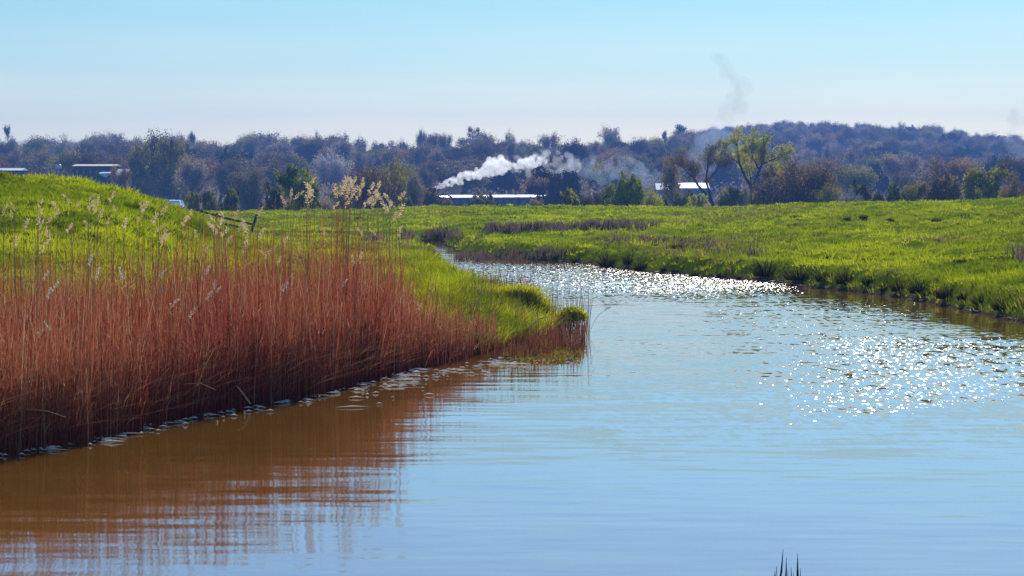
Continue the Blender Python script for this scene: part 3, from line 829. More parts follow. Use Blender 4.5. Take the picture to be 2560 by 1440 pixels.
# the bushes and trees one can tell apart, beyond the meadow
NEAR = [
    # name, kind, x, top row, width px, distance, material, label, category
    ('bush', 'bush', 750, 424, 104, 230, 'leaf_dark', 'big dark round bush with a bright green rim behind the reed plumes', 'bush'),
    ('bush', 'bush', 684, 470, 62, 245, 'leaf_olive', 'low olive bush pressed against the big dark round bush', 'bush'),
    ('bush', 'bush', 482, 484, 36, 250, 'leaf_olive', 'small round bush beside the white car, first of a row of three', 'bush'),
    ('bush', 'bush', 523, 481, 40, 250, 'leaf_olive', 'small round bush in the middle of a row of three', 'bush'),
    ('bush', 'bush', 579, 471, 46, 255, 'leaf_dark', 'darkest bush of a row of three, farthest from the white car', 'bush'),
    ('tree', 'round', 392, 334, 96, 480, 'twig_brown', 'tall brownish round tree rising behind two rounded budding trees', 'tree'),
    ('tree', 'bush', 362, 366, 76, 440, 'twig_olive', 'rounded olive tree next to the barn under a taller brownish tree', 'tree'),
    ('tree', 'bush', 430, 356, 66, 445, 'leaf_olive', 'rounded tree with a yellow-green budding rim beside the olive trees', 'tree'),
    ('tree', 'round', 300, 415, 46, 400, 'twig_orange', 'small rusty-topped tree against the end of the barn', 'tree'),
    ('tree', 'shrub', 625, 424, 74, 330, 'twig_pale', 'pale grey bare tree behind the row of small bushes', 'tree'),
    ('tree', 'round', 545, 405, 100, 430, 'twig_purple', 'broad purple bare tree behind the row of small bushes', 'tree'),
    ('tree', 'round', 470, 400, 80, 425, 'twig_purple', 'bare purplish tree above the white car', 'tree'),
    ('bush', 'shrub', 815, 500, 40, 235, 'twig_pale', 'small pale grey bush between dark bush and straw plumes', 'bush'),
    ('bush', 'bush', 852, 468, 56, 300, 'leaf_olive', 'olive bush half hidden by the straw reed plumes', 'bush'),
    ('bush', 'shrub', 930, 424, 118, 270, 'twig_brown', 'broad dark brown bush behind the straw reed plumes', 'bush'),
    ('tree', 'shrub', 1000, 412, 92, 290, 'leaf_olive', 'upright yellow-olive tree beside the broad brown bush', 'tree'),
    ('tree', 'shrub', 1036, 436, 34, 285, 'twig_pale', 'slim pale straw-coloured shrub edging the yellow-olive tree', 'shrub'),
    ('bush', 'bush', 1064, 468, 62, 320, 'twig_brown', 'dark brown bush hiding the front of the steam engine', 'bush'),
    ('bush', 'bush', 1018, 496, 36, 260, 'leaf_bright', 'low bright green bush on the meadow skyline beside the brown bush', 'bush'),
    ('bush', 'bush', 1112, 494, 48, 330, 'twig_brown', 'low brown bush below the steam engine', 'bush'),
    ('bush', 'bush', 1202, 486, 66, 335, 'leaf_olive', 'olive bush in front of the first railway carriage', 'bush'),
    ('bush', 'bush', 1340, 500, 44, 340, 'twig_orange', 'low rusty bush below the end of the train', 'bush'),
    ('tree', 'bush', 1408, 432, 118, 395, 'needle', 'very dark rounded evergreen tree at the tail of the train', 'tree'),
    ('bush', 'bush', 1428, 477, 44, 240, 'leaf_bright', 'small round yellow-green bush before the very dark evergreen', 'bush'),
    ('bush', 'shrub', 1468, 490, 30, 245, 'twig_brown', 'small brown bush next to the round yellow-green bush', 'bush'),
    ('bush', 'shrub', 1508, 482, 44, 250, 'leaf_olive', 'straggly olive bush at the foot of the dark oval bush', 'bush'),
    ('bush', 'bush', 1564, 444, 86, 230, 'leaf_dark', 'dark oval bush with a green top standing alone on the skyline', 'bush'),
    ('bush', 'shrub', 1625, 478, 54, 260, 'leaf_bright', 'yellow-green shrub between the dark oval bush and the white sheds', 'shrub'),
    ('bush', 'bush', 1655, 492, 40, 265, 'leaf_olive', 'low olive bush below the smaller white shed', 'bush'),
    ('bush', 'bush', 1718, 484, 66, 270, 'leaf_olive', 'low spreading bush below the larger white shed', 'bush'),
    ('bush', 'bush', 1748, 490, 44, 262, 'leaf_bright', 'low yellowish bush beside the leaning twin trunks', 'bush'),
    ('tree', 'open', 1690, 392, 84, 300, 'twig_brown', 'open brown tree with a dark stem between the two white sheds', 'tree'),
    ('bush', 'bush', 1822, 474, 66, 285, 'leaf_bright', 'yellow-green bush between leaning tree and tall willow', 'bush'),
    ('bush', 'shrub', 1858, 470, 34, 300, 'twig_pale', 'pale thin shrub close behind the willow stem', 'shrub'),
    ('bush', 'shrub', 1900, 462, 44, 275, 'leaf_olive', 'olive shrub at the foot of the tall willow', 'shrub'),
    ('tree', 'bush', 1936, 428, 84, 265, 'twig_brown', 'dark brown rounded tree beside the tall willow', 'tree'),
    ('tree', 'shrub', 2004, 410, 108, 260, 'twig_brown', 'broadest dark brown tree standing behind the meadow crest', 'tree'),
    ('bush', 'shrub', 2066, 470, 60, 255, 'leaf_olive', 'olive shrub beside the broadest brown tree', 'shrub'),
    ('bush', 'shrub', 2128, 484, 56, 240, 'blossom', 'white blossoming bush low on the meadow crest', 'bush'),
    ('bush', 'bush', 2150, 464, 62, 255, 'leaf_olive', 'round olive bush behind the white blossoming bush', 'bush'),
    ('bush', 'bush', 2194, 484, 40, 245, 'leaf_olive', 'small olive bush between blossom and a dark round bush', 'bush'),
    ('bush', 'bush', 2238, 464, 40, 240, 'leaf_dark', 'small dark round bush on the meadow crest', 'bush'),
    ('bush', 'shrub', 2292, 458, 60, 245, 'leaf_olive', 'greenish-brown shrub next to the small dark round bush', 'shrub'),
    ('bush', 'bush', 2352, 440, 92, 240, 'twig_brown', 'wide brown bush on the crest beside the yellow-green tree', 'bush'),
    ('tree', 'bush', 2450, 428, 124, 225, 'leaf_yellow', 'wide rounded yellow-green tree on the meadow crest', 'tree'),
    ('bush', 'shrub', 2542, 450, 74, 220, 'twig_brown', 'brown-grey bush next to the wide yellow-green tree', 'bush'),
    ('tree', 'shrub', 828, 384, 80, 560, 'blossom', 'whitish blossoming tree within the dark wood', 'tree'),
    ('tree', 'pine', 18, 316, 26, 790, 'needle', 'thin dark conifer poking above the ridge skyline', 'tree'),
    ('tree', 'round', 250, 336, 56, 770, 'twig_purple', 'dome-shaped tree breaking the skyline above the barn', 'tree'),
    ('tree', 'open', 302, 332, 44, 775, 'twig_purple', 'see-through bare tree on the skyline above the barn end', 'tree'),
    ('tree', 'tall', 476, 332, 36, 770, 'needle', 'dark upright tree on the skyline beyond the budding round tree', 'tree'),
    ('tree', 'open', 652, 332, 60, 790, 'twig_purple', 'wide bare tree on the skyline above the pale grey tree', 'tree'),
    ('tree', 'round', 836, 337, 72, 780, 'twig_purple', 'broad bare tree on the skyline above the white blossom', 'tree'),
    ('tree', 'open', 898, 346, 34, 780, 'needle', 'small dark tree on the low notch of the skyline', 'tree'),
    ('tree', 'tall', 1045, 326, 34, 760, 'twig_purple', 'tallest of three thin bare trees above the steam engine', 'tree'),
    ('tree', 'tall', 1084, 337, 38, 765, 'twig_purple', 'middle one of three thin bare trees above the steam engine', 'tree'),
    ('tree', 'tall', 1118, 336, 32, 765, 'twig_purple', 'slim bare tree next to the plume top, one of three', 'tree'),
    ('tree', 'cedar', 1182, 320, 36, 760, 'needle', 'flat-topped dark cedar above the steam plume', 'tree'),
    ('tree', 'round', 1215, 333, 60, 765, 'twig_brown', 'brown tree joined to the flat-topped cedar on the skyline', 'tree'),
    ('tree', 'open', 1272, 332, 40, 765, 'twig_brown', 'brown tree with sky showing under its crown', 'tree'),
    ('tree', 'open', 1364, 334, 40, 770, 'twig_purple', 'lollipop-shaped tree on the skyline above the drifting smoke', 'tree'),
    ('tree', 'round', 1440, 352, 70, 600, 'needle', 'very dark domed tree above the end of the smoke', 'tree'),
    ('tree', 'open', 1538, 318, 44, 790, 'twig_brown', 'umbrella-shaped tree standing high above the skyline', 'tree'),
    ('tree', 'pine', 1660, 330, 18, 800, 'needle', 'tiny dark tree alone on the skyline by the hill foot', 'tree'),
    ('tree', 'pine', 1704, 314, 40, 1000, 'needle', 'pointed dark fir where the wooded hill begins', 'tree'),
    ('tree', 'round', 1775, 318, 50, 1250, 'twig_purple', 'rounded bare tree behind the dark smoke wisp', 'tree'),
    ('tree', 'round', 1962, 303, 34, 1490, 'needle', 'dark tree making the highest bump of the wooded hill', 'tree'),
]
for (nm, kind, x, y, w, d, mat, lab, cat) in NEAR:
    plant(nm, kind, x, y, d, mat, lab, cat, width=w)


# the willow and the leaning tree: shapes of their own
def special_tree(name, base, stems, mat, label, tipspread, size, nper, seed, asp):
    r = random.Random(seed); q = np.random.default_rng(seed)
    mb = MB(); tips = []
    for pts, rads, kids in stems:
        pts = [np.array(p, float) for p in pts]
        mb.tube(pts, rads, 7, False)
        for k in range(kids):
            t = r.uniform(.35, 1.0) * (len(pts) - 1); i = min(int(t), len(pts) - 2); p = pts[i] + (pts[i + 1] - pts[i]) * (t - i)
            dd = pts[-1] - pts[-2]; dd /= np.linalg.norm(dd)
            grow(mb, tips, p, rot_dir(dd, r.uniform(.3, 1.0), r.uniform(0, 6.28)), r.uniform(.5, 1.15), rads[-1] * .6, 1, 3, r, .6, [2, 2, 2], .9)
    o = empty(name, base, label, 'tree')
    mb.build('trunk', M['bark'], o)
    cen = np.array([t[0] for t in tips]); out = np.array([t[1] for t in tips])
    me = crown_np('crown', cen, out, nper, tipspread, size, q, M[mat], asp, np.clip(vnoise(cen[:, 0] + 3, cen[:, 2]) * 1.2 - .1, 0, 1))
    ob('crown', me, o)
    return o


dW = 290.
bW = P(1880, 540, dW); bW[2] = float(land(np.array([bW[0]]), np.array([dW]))[0])


def W(x, y, dy=0.):
    v = P(x, y, dW); return (v[0] - bW[0], dy, v[2] - bW[2])


special_tree('willow_tree', bW, [
    ([W(1880, 560), W(1881, 505), W(1879, 468)], [.30, .27, .25], 0),
    ([W(1879, 468), W(1862, 440, .2), W(1850, 410, .4), W(1845, 380, .3), W(1842, 352, .3)], [.20, .17, .13, .09, .05], 9),
    ([W(1879, 468), W(1892, 440, -.3), W(1904, 410, -.4), W(1912, 375, -.3), W(1908, 352, -.2)], [.20, .17, .13, .09, .05], 11),
    ([W(1904, 410, -.4), W(1930, 400, -.5), W(1956, 386, -.3)], [.12, .09, .05], 6),
    ([W(1850, 410, .4), W(1830, 395, .8), W(1812, 382, .9)], [.11, .08, .04], 6),
    ([W(1898, 425, -.3), W(1880, 395, -.9), W(1874, 365, -1.0)], [.12, .08, .04], 8),
    ([W(1879, 468), W(1878, 445, .6), W(1874, 425, .8)], [.1, .07, .04], 5),
    ([W(1892, 440, -.3), W(1915, 432, .5), W(1930, 425, .7)], [.1, .07, .04], 5)],
    'leaf_bright', 'tall forked willow with budding green tufts rising over the meadow', .22, .16, 15, 3, 1.5)
dT = 285.
bT = P(1783, 540, dT); bT[2] = float(land(np.array([bT[0]]), np.array([dT]))[0])


def W2(x, y, dy=0.):
    v = P(x, y, dT); return (v[0] - bT[0], dy, v[2] - bT[2])


special_tree('leaning_tree', bT, [
    ([W2(1786, 560), W2(1782, 512), W2(1766, 488), W2(1746, 464, .3), W2(1735, 445, .4), W2(1728, 418, .4)], [.22, .20, .17, .15, .12, .06], 8),
    ([W2(1782, 512), W2(1772, 478, -.3), W2(1764, 452, -.4), W2(1768, 420, -.5), W2(1772, 385, -.5)], [.16, .15, .13, .10, .05], 9),
    ([W2(1764, 452, -.4), W2(1790, 430, -.2), W2(1800, 405, 0)], [.1, .08, .04], 5),
    ([W2(1735, 445, .4), W2(1715, 425, .6), W2(1700, 410, .6)], [.09, .07, .04], 5)],
    'twig_brown', 'leaning brown tree with two slanting trunks before the white sheds', .26, .15, 15, 9, 2.0)

# woods: every tree a thing; those of one look and one place share a label
ZONES = [(-1e9, 160, 'in the wood above the grassy slope'), (160, 330, 'in the wood behind the barn'), (330, 480, 'in the wood about the olive trees'),
         (480, 690, 'in the wood behind the row of three bushes'), (690, 830, 'in the wood behind the big dark bush'), (830, 1060, 'in the wood behind the straw plumes'),
         (1060, 1360, 'in the wood behind the steam train'), (1360, 1640, 'in the wood behind the drifting smoke'), (1640, 1800, 'in the wood behind the white sheds'),
         (1800, 2060, 'on the wooded hill behind the willow'), (2060, 2330, 'on the wooded hill above the blossoming bush'), (2330, 1e9, 'on the wooded hill above the wide yellow-green tree')]
LOOK = [('bare_tree', 'round', 'twig_purple', 'bare purple-grey tree', 5.0), ('bare_tree', 'tall', 'twig_purple', 'slender bare purple-grey tree', 2.6), ('bare_tree', 'open', 'twig_purple', 'open bare tree', 1.2),
        ('brown_tree', 'round', 'twig_brown', 'brown budding tree', 3.6), ('budding_tree', 'round', 'leaf_olive', 'olive-green budding tree', 3.0), ('rusty_tree', 'round', 'twig_orange', 'rust-tinged tree', 1.7),
        ('evergreen_tree', 'bush', 'needle', 'dark evergreen', 1.1), ('pale_tree', 'shrub', 'twig_pale', 'pale greyish tree', .35)]
# windows kept clear: x0, x1, y0, y1, distance of what is to be seen there
CLEAR = [(170, 315, 405, 470, 415), (1625, 1785, 452, 505, 620), (0, 60, 418, 450, 415), (1060, 1480, 380, 520, 455), (795, 842, 420, 440, 610), (890, 940, 424, 436, 600), (2190, 2200, 404, 406, 500)]


def scatter():
    placed = []
    rows = [(443, 480, 1.0), (490, 530, 1.0), (540, 580, 1), (590, 630, 1), (640, 680, 1), (690, 725, 1), (735, 770, 1), (775, 815, 1.0)]
    rows.append((818, 835, 1)); rowsR = rows[:6] + [(780, 830, 1), (850, 900, 1), (920, 960, 1), (980, 1020, 1), (1030, 1070, 1), (1080, 1120, 1), (1140, 1180, 1), (1210, 1250, 1), (1280, 1320, 1), (1350, 1390, 1), (1420, 1460, 1), (1482, 1505, 1)]
    for right, rws in ((0, rows), (1, rowsR)):
        for (d0, d1, _) in rws:
            x = -60. if not right else 1690.
            while x < (1700 if not right else 2620):
                d = R_.uniform(d0, d1)
                fw = R_.uniform(6.5, 10.5) * (1 if d < 900 else 1.3)
                h = R_.uniform(7.5, 11.5) if d < 900 else R_.uniform(9, 13.)
                w = fw * F / d
                xc = x + w * .5
                x += w * (R_.uniform(.8, 1.1) if d < 900 else R_.uniform(1.0, 1.3))
                g = float(land(np.array([(xc - 1280) / F * d]), np.array([d]), False)[0])
                ytop = YH - (g + h - HC) * F / d
                bad = False
                for (a, b, y0, y1, dd) in CLEAR:
                    if d < dd and xc + w * .5 > a and xc - w * .5 < b and ytop < y1:
                        bad = True
                if bad: continue
                placed.append((xc, d, h, w, ytop))
    tot = sum(l[4] for l in LOOK)
    for (xc, d, h, w, ytop) in placed:
        u = R_.random() * tot
        for L_ in LOOK:
            u -= L_[4]
            if u <= 0: break
        nm, kind, mat, lab, _ = L_
        z = [q[2] for q in ZONES if q[0] <= xc < q[1]][0]
        label = lab + ' ' + z
        if kind == 'tall': h *= 1.12; w *= .7
        plant(nm, kind, xc, ytop, d, mat, label, 'tree', label + 's' if False else lab + 's ' + z, width=w, h=h)
    print('wood trees', len(placed))


scatter()


def undergrowth():
    n = 95000
    px = rng.uniform(-120, 2680, n); u = rng.random(n)
    Rd = np.interp(px, RD_PX, RD_D)
    d = 445 + (Rd + 10 - 445) * u
    X = (px - 1280) / F * d
    g = land(X, d, False)
    hmax = 1.2 + 4.6 * vnoise(X * .09, d * .05)
    Z = g + hmax * rng.random(n) ** .8
    row = YH - (Z + 1.0 - HC) * F / d
    ok = np.ones(n, bool)
    for (a, b, y0, y1, dd) in CLEAR: ok &= ~((d < dd) & (px > a) & (px < b) & (row < y1))
    c = np.stack([X, d, Z], 1)[ok]
    o_ = rng.normal(0, .5, c.shape) + (0, 0, .8)
    me = crown_np('wood_undergrowth', c, o_, 2, .35, .62, rng, M['twig_purple'], 1.4, np.clip(vnoise(c[:, 0] * .1, c[:, 1] * .07), 0, 1))
    o = ob('wood_undergrowth', me); tag(o, 'brown-purple brambles and saplings filling the wood under the trees', 'undergrowth', kind='stuff')


undergrowth()


# fields glimpsed between the trees
def field_patch(x0, x1, y0, y1, d, c, slope):
    a = P(x0, y1, d); b = P(x1, y1, d); h = (y1 - y0) / F * d
    nx, ny = 12, 6
    X, T = np.meshgrid(np.linspace(a[0], b[0], nx), np.linspace(0, 1, ny))
    Y = d + T * slope; Z = a[2] + T * h + (HC - a[2]) * 0 + fbm(X * .2, Y * .2) * .15
    top = Z.copy()
    V = np.stack([X, Y, Z], -1).reshape(-1, 3)
    V2 = V.copy(); V2[:, 2] -= 6
    i = np.arange(ny - 1)[:, None] * nx; j = np.arange(nx - 1)[None]
    f = np.stack([i + j, i + j + 1, i + nx + j + 1, i + nx + j], -1).reshape(-1, 4)
    m = mat_plain('field_crop', c, .9, .1, .2, .4)
    o = ob('field', me_np('field', V, f, m)); tag(o, kind='structure')


field_patch(792, 846, 424, 440, 612, (.26, .23, .02), 26)
field_patch(888, 942, 426, 436, 604, (.2, .15, .03), 20)

# ------------------------------------------------------------ right bank tussocks
TUSS = [(1392, 648, 20, 14), (1440, 655, 22, 18), (1520, 668, 34, 40), (1572, 664, 24, 28), (1602, 676, 36, 30), (1740, 690, 26, 20), (1915, 694, 50, 36), (2000, 700, 66, 42), (2060, 704, 40, 34), (2115, 708, 46, 46), (2168, 716, 26, 30), (2250, 730, 46, 40), (2300, 735, 34, 36), (2365, 745, 36, 46), (2450, 758, 30, 26), (1660, 680, 16, 14), (1688, 684, 14, 18), (1800, 692, 18, 16), (1850, 696, 14, 12), (2210, 726, 18, 18), (2318, 742, 20, 22), (2410, 752, 22, 24), (2505, 775, 34, 30), (2020, 640, 30, 16), (2405, 655, 30, 14), (1695, 622, 40, 18), (2117, 550, 16, 10), (2158, 550, 18, 12), (2225, 553, 16, 10), (1985, 566, 26, 12), (2340, 553, 30, 10), (1990, 546, 30, 10)]


def make_tussocks():
    for i, (x, y, w, hpx) in enumerate(TUSS):
        hp = ray_hit([x], [y], 40)[0]; d = hp[1]
        W_ = w / F * d * R_.uniform(1.0, 2.0); H_ = hpx / F * d * R_.uniform(.65, 1.05)
        n = 190
        ang = rng.uniform(0, 2 * np.pi, n); rr = np.sqrt(rng.random(n))
        base = np.stack([np.cos(ang) * rr * W_ * .34, np.sin(ang) * rr * W_ * .34, np.full(n, -.03)], 1)
        lean = np.stack([np.cos(ang), np.sin(ang)], 1) * (rr * rng.uniform(.4, 1.5, n))[:, None]
        h = H_ * 1.25 * (1 - .4 * rr ** 2) * rng.uniform(.6, 1.1, n)
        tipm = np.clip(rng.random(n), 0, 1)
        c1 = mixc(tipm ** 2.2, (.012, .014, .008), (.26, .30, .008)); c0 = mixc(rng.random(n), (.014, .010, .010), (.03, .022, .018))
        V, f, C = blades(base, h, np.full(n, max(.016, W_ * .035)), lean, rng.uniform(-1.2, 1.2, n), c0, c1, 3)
        o = ob('rush_tussock', me_np('rush_tussock', V, f, M['reed'], C)); o.location = hp
        if y < 660 and i > 14:
            tag(o, 'small dark tussock in the open green meadow slope', 'tussock', 'dark tussocks in the meadow')
        else:
            tag(o, 'dark rush tussock overhanging the water on the grassy far bank', 'tussock', 'rush tussocks along the water edge')


make_tussocks()


# ------------------------------------------------------------ spit bush, floating mat, debris, bent reeds
def make_small():
    # round sedge bush at the tip
    c = P(1430, 824, 41.0)
    o = empty('sedge_bush', (c[0], c[1], .05), 'small round yellow-green bush at the tip of the spit', 'bush')
    n = 1500
    v = rng.normal(0, 1, (n, 3)); v[:, 2] = np.abs(v[:, 2]); v /= np.linalg.norm(v, axis=1)[:, None]
    cen = v * (.10 + .15 * rng.random(n))[:, None] * (1, 1, .75) + (0, 0, .20)
    me = crown_np('foliage', cen, v, 2, .025, .045, rng, M['leaf_sedge'], 1.6, vnoise(cen[:, 0] * 9, cen[:, 2] * 9))
    ob('foliage', me, o)
    mb = MB()
    for k in range(14):
        a = R_.uniform(0, 6.28); mb.tube([(math.cos(a) * .1, math.sin(a) * .1, -.15), (math.cos(a) * .16, math.sin(a) * .16, .2)], [.006, .004], 4)
    mb.build('stem', M['bark'], o)
    # floating mat of water weed in front of the spit
    n = 2600
    px = rng.uniform(1262, 1452, n); row = 893 + rng.normal(0, 7, n) - np.abs(px - 1350) * .03
    d = F * HC / (row - YH); X = (px - 1280) / F * d
    kp = vnoise(X * 4, d * 2) > .38; X, d = X[kp], d[kp]; n = len(X)
    a = rng.uniform(0, 6.28, n); cc = mixc(rng.random(n), (.14, .15, .015), (.42, .30, .08)); rd = rng.random(n) < .2; cc[rd] = (.35, .13, .03)
    V, f, C = blades(np.stack([X, d, np.full(n, .0)], 1), rng.uniform(.02, .09, n), rng.uniform(.015, .035, n), np.stack([np.cos(a), np.sin(a)], 1) * rng.uniform(.3, 1.5, n)[:, None], rng.uniform(-1, 1, n), cc, cc, 2)
    o = ob('floating_weed', me_np('floating_weed', V, f, M['reed'], C)); tag(o, 'yellow and orange water weed mat floating before the spit', 'water weed', kind='stuff')
    # scum, stalk ends and foam along the water line, sun glints painted near-white
    parts = []
    n = 520
    px = np.concatenate([rng.uniform(-30, 1060, 300), rng.uniform(880, 1240, 120), rng.uniform(1240, 1450, 100)])
    base_y = np.interp(px, [0, 250, 500, 800, 950, 1050, 1240, 1440], [1128, 1092, 1034, 984, 944, 930, 908, 900])
    row = base_y + 5 + rng.normal(0, 9, n) + np.where((px > 880) & (px < 1100), rng.uniform(-8, 44, n) * (rng.random(n) < .4), 0)
    kp = rng.random(n) < vnoise(px * .03, row * .05) * 1.5
    px, row = px[kp], row[kp]; n = len(px)
    d = F * HC / (row - YH); X = (px - 1280) / F * d
    ln = rng.uniform(.03, .16, n); ln = np.where(rng.random(n) < .12, rng.uniform(.2, .5, n), ln); th = rng.normal(0, .35, n)
    w = rng.uniform(.005, .012, n)
    ax = np.stack([np.cos(th), np.sin(th), 0 * th], 1); sd = np.stack([-np.sin(th), np.cos(th), 0 * th], 1)
    c = np.stack([X, d, np.full(n, .012)], 1)
    V = np.stack([c - ax * ln[:, None] / 2, c - sd * w[:, None] / 2 + (0, 0, .006), c + ax * ln[:, None] / 2, c + sd * w[:, None] / 2 + (0, 0, .02)], 1).reshape(-1, 3)
    f = np.arange(n)[:, None] * 4 + np.array([[0, 1, 2, 3]])
    cc = mixc(rng.random(n), (.75, .66, .5), (.95, .95, .93))
    o = ob('debris_and_glints', me_np('debris_and_glints', V, f, M['reed'], np.repeat(cc, 4, 0))); tag(o, 'broken stalks and scum floating at the reed edge, with painted white sun glints', 'debris', kind='stuff')
    # pale stones and mud bits on the far water line
    n = 700
    px = rng.uniform(1130, 2570, n); row = np.interp(px, [q[0] for q in RB], [q[1] for q in RB]) - rng.uniform(-1, 5, n)
    kp = rng.random(n) < np.clip(vnoise(px * .02, row * .01) * 2 - .6, 0, 1)
    px, row = px[kp], row[kp]; n = len(px)
    d = F * HC / (row - YH); X = (px - 1280) / F * d
    q = rng.normal(0, 1, (n, 4, 3)) * np.array([.10, .06, .02]); q[:, :, 2] = np.abs(q[:, :, 2]) + .02
    V = (np.stack([X, d, np.zeros(n)], 1)[:, None] + q).reshape(-1, 3)
    b = np.arange(n)[:, None] * 4
    f = np.concatenate([b + np.array([[0, 1, 2]]), b + np.array([[0, 2, 3]]), b + np.array([[0, 3, 1]]), b + np.array([[1, 3, 2]])])
    cc = mixc(rng.random(n), (.35, .24, .2), (.75, .68, .62))
    o = ob('bank_pebbles', me_np('bank_pebbles', V, f, M['reed'], np.repeat(cc, 4, 0))); tag(o, 'pale stones and mud flecks along the far water line', 'pebbles', kind='stuff')

    def reed_line(label, pts, d, r0, r1, mat='straw', cat='broken reed', name='broken_reed', head=False):
        w = [P(x, y, d) for x, y in pts]; b = w[0]
        o = empty(name, b, label, cat)
        n = len(w)
        MB().tube([p - b for p in w], [r0 + (r1 - r0) * i / (n - 1) for i in range(n)], 6).build('stem', M[mat], o, True)
        return o, w[-1] - b
    reed_line('pale reed stalk bent in an arch over the water', [(626, 1010), (612, 990), (595, 968), (568, 957)], 26.5, .010, .006)
    reed_line('short pale stick curving out of the water', [(550, 1078), (546, 1066), (541, 1052)], 25.0, .012, .010)
    reed_line('short straight pale stick upright in the water', [(611, 1070), (612, 1050), (611, 1028)], 25.9, .012, .010)
    reed_line('tall straw-coloured stalk standing upright at the water edge', [(218, 1120), (219, 1060), (217, 1000), (215, 920)], 23.0, .013, .007)
    reed_line('thin looped straw stalk beside the upright straw stalk', [(214, 1072), (203, 1050), (200, 1032), (206, 1012), (204, 975)], 23.0, .008, .005)
    reed_line('long thin stalk arching low across the dark reeds', [(280, 1045), (345, 1000), (420, 962), (500, 958), (540, 975)], 25.2, .007, .004, 'stem')
    reed_line('thin stalk bowed over near the tall straw stalk', [(0, 1022), (60, 1022), (120, 1028), (165, 1044)], 22.2, .007, .005, 'stem')
    reed_line('pale curved stick leaning over the spit reeds', [(1316, 826), (1335, 808), (1350, 797), (1362, 793)], 38.5, .010, .012)
    reed_line('short pale broken stalk stuck across the red reeds', [(130, 951), (138, 946), (145, 940)], 23.5, .010, .010)
    reed_line('dark forked twig slanting up from the spit grass', [(1278, 728), (1284, 715), (1291, 708), (1300, 697)], 46., .014, .008, 'stem')
    o, e = reed_line('lone slender reed with small seed tuft leaning over the water', [(1478, 822), (1486, 802), (1498, 786), (1512, 776)], 40.5, .005, .003, 'stem', 'reed', 'leaning_reed')
    h = ob('seed_head', head_mesh('seed_head', M['stem'], 55), o); h.location = e; h.scale = (.5, .5, .35); h.rotation_euler = (0, .7, 0)
    # reed shoots by the camera bank
    c = P(1962, 1440, 13.2); g = -.05
    o = empty('reed_sprig', (c[0], c[1], g), 'dark reed shoots poking up at the bottom edge of the water', 'reed')
    for (x0, x1, y1, wdt) in [(1944, 1958, 1372, .012), (1966, 1966, 1394, .012), (1998, 1994, 1384, .014), (1930, 1942, 1414, .011), (1984, 1978, 1418, .009), (1973, 1970, 1424, .007), (1950, 1954, 1408, .007), (2004, 2001, 1420, .008), (1938, 1936, 1428, .008), (1976, 1984, 1430, .006)]:
        a = P(x0, 1560, c[1]); b = P(x1, y1, c[1])
        a[2] = 0; p0 = a - np.array((c[0], c[1], g)) - (0, 0, .0); p2 = b - np.array((c[0], c[1], g)); p1 = (p0 + p2) / 2 + ((p0[0] - p2[0]) * .25, .01, 0)
        p0[2] = 0
        MB().tube([p0, p1, p0 * .25 + p2 * .75 + (-.002, 0, 0), p2], [.004, wdt * .6, wdt * .5, .001], 5).build('shoot', M['dark_shoot'], o, True)


M['dark_shoot'] = mat_plain('dark_shoot', (.05, .035, .05), .7, .2, .3, 20)
make_small()


# ------------------------------------------------------------ fence
def make_fence():
    d = 112.
    a = P(455, 528, d + 4); b = P(636, 574, d)
    o = empty('rail_fence', (b[0], b[1], 0), 'dark broken rail fence with one leaning post in the meadow', 'fence')
    b0 = np.array((b[0], b[1], 0))
    pt = [P(627, 584, d) - b0, P(642, 536, d) - b0]
    MB().tube([pt[0] - (pt[1] - pt[0]) * .4, pt[1]], [.075, .07], 6).build('post', M['dead_wood'], o)
    for (p, q) in [((492, 525), (629, 560)), ((474, 536), (600, 568)), ((464, 547), (560, 572))]:
        u = P(*p, d + 4) - b0; v = P(*q, d + .15) - b0
        MB().tube([u, (u + v) / 2 + (0, 0, -.04), v], .055, 5).build('rail', M['dead_wood'], o)
    pt = [P(540, 560, d + 2) - b0, P(543, 527, d + 2) - b0]
    MB().tube([pt[0] - (pt[1] - pt[0]) * .4, pt[0] * .15 + pt[1] * .85], [.06, .055], 6).build('post', M['dead_wood'], o)


make_fence()

# ------------------------------------------------------------ buildings
M['white_roof'] = mat_plain('white_roof', (.52, .57, .62), .45, .4, .06, 1)
M['tan_roof'] = mat_plain('tan_roof', (.50, .42, .30), .6, .3, .25, 2)
M['grey_wall'] = mat_plain('blue_grey_wall', (.20, .25, .32), .8, .2, .15, 1)
M['dark_wall'] = mat_plain('dark_boards', (.045, .045, .06), .8, .2, .25, 2)
M['glass'] = mat_plain('window_glass', (.10, .14, .20), .12, .6, .1, 1)
M['pale'] = mat_plain('pale_paint', (.55, .62, .70), .5, .3, .1, 2)
M['tyre'] = mat_plain('rubber', (.02, .02, .02), .8, .2, .1, 5)
M['car_white'] = mat_plain('white_car_paint', (.80, .80, .80), .25, .5, .03, 1)


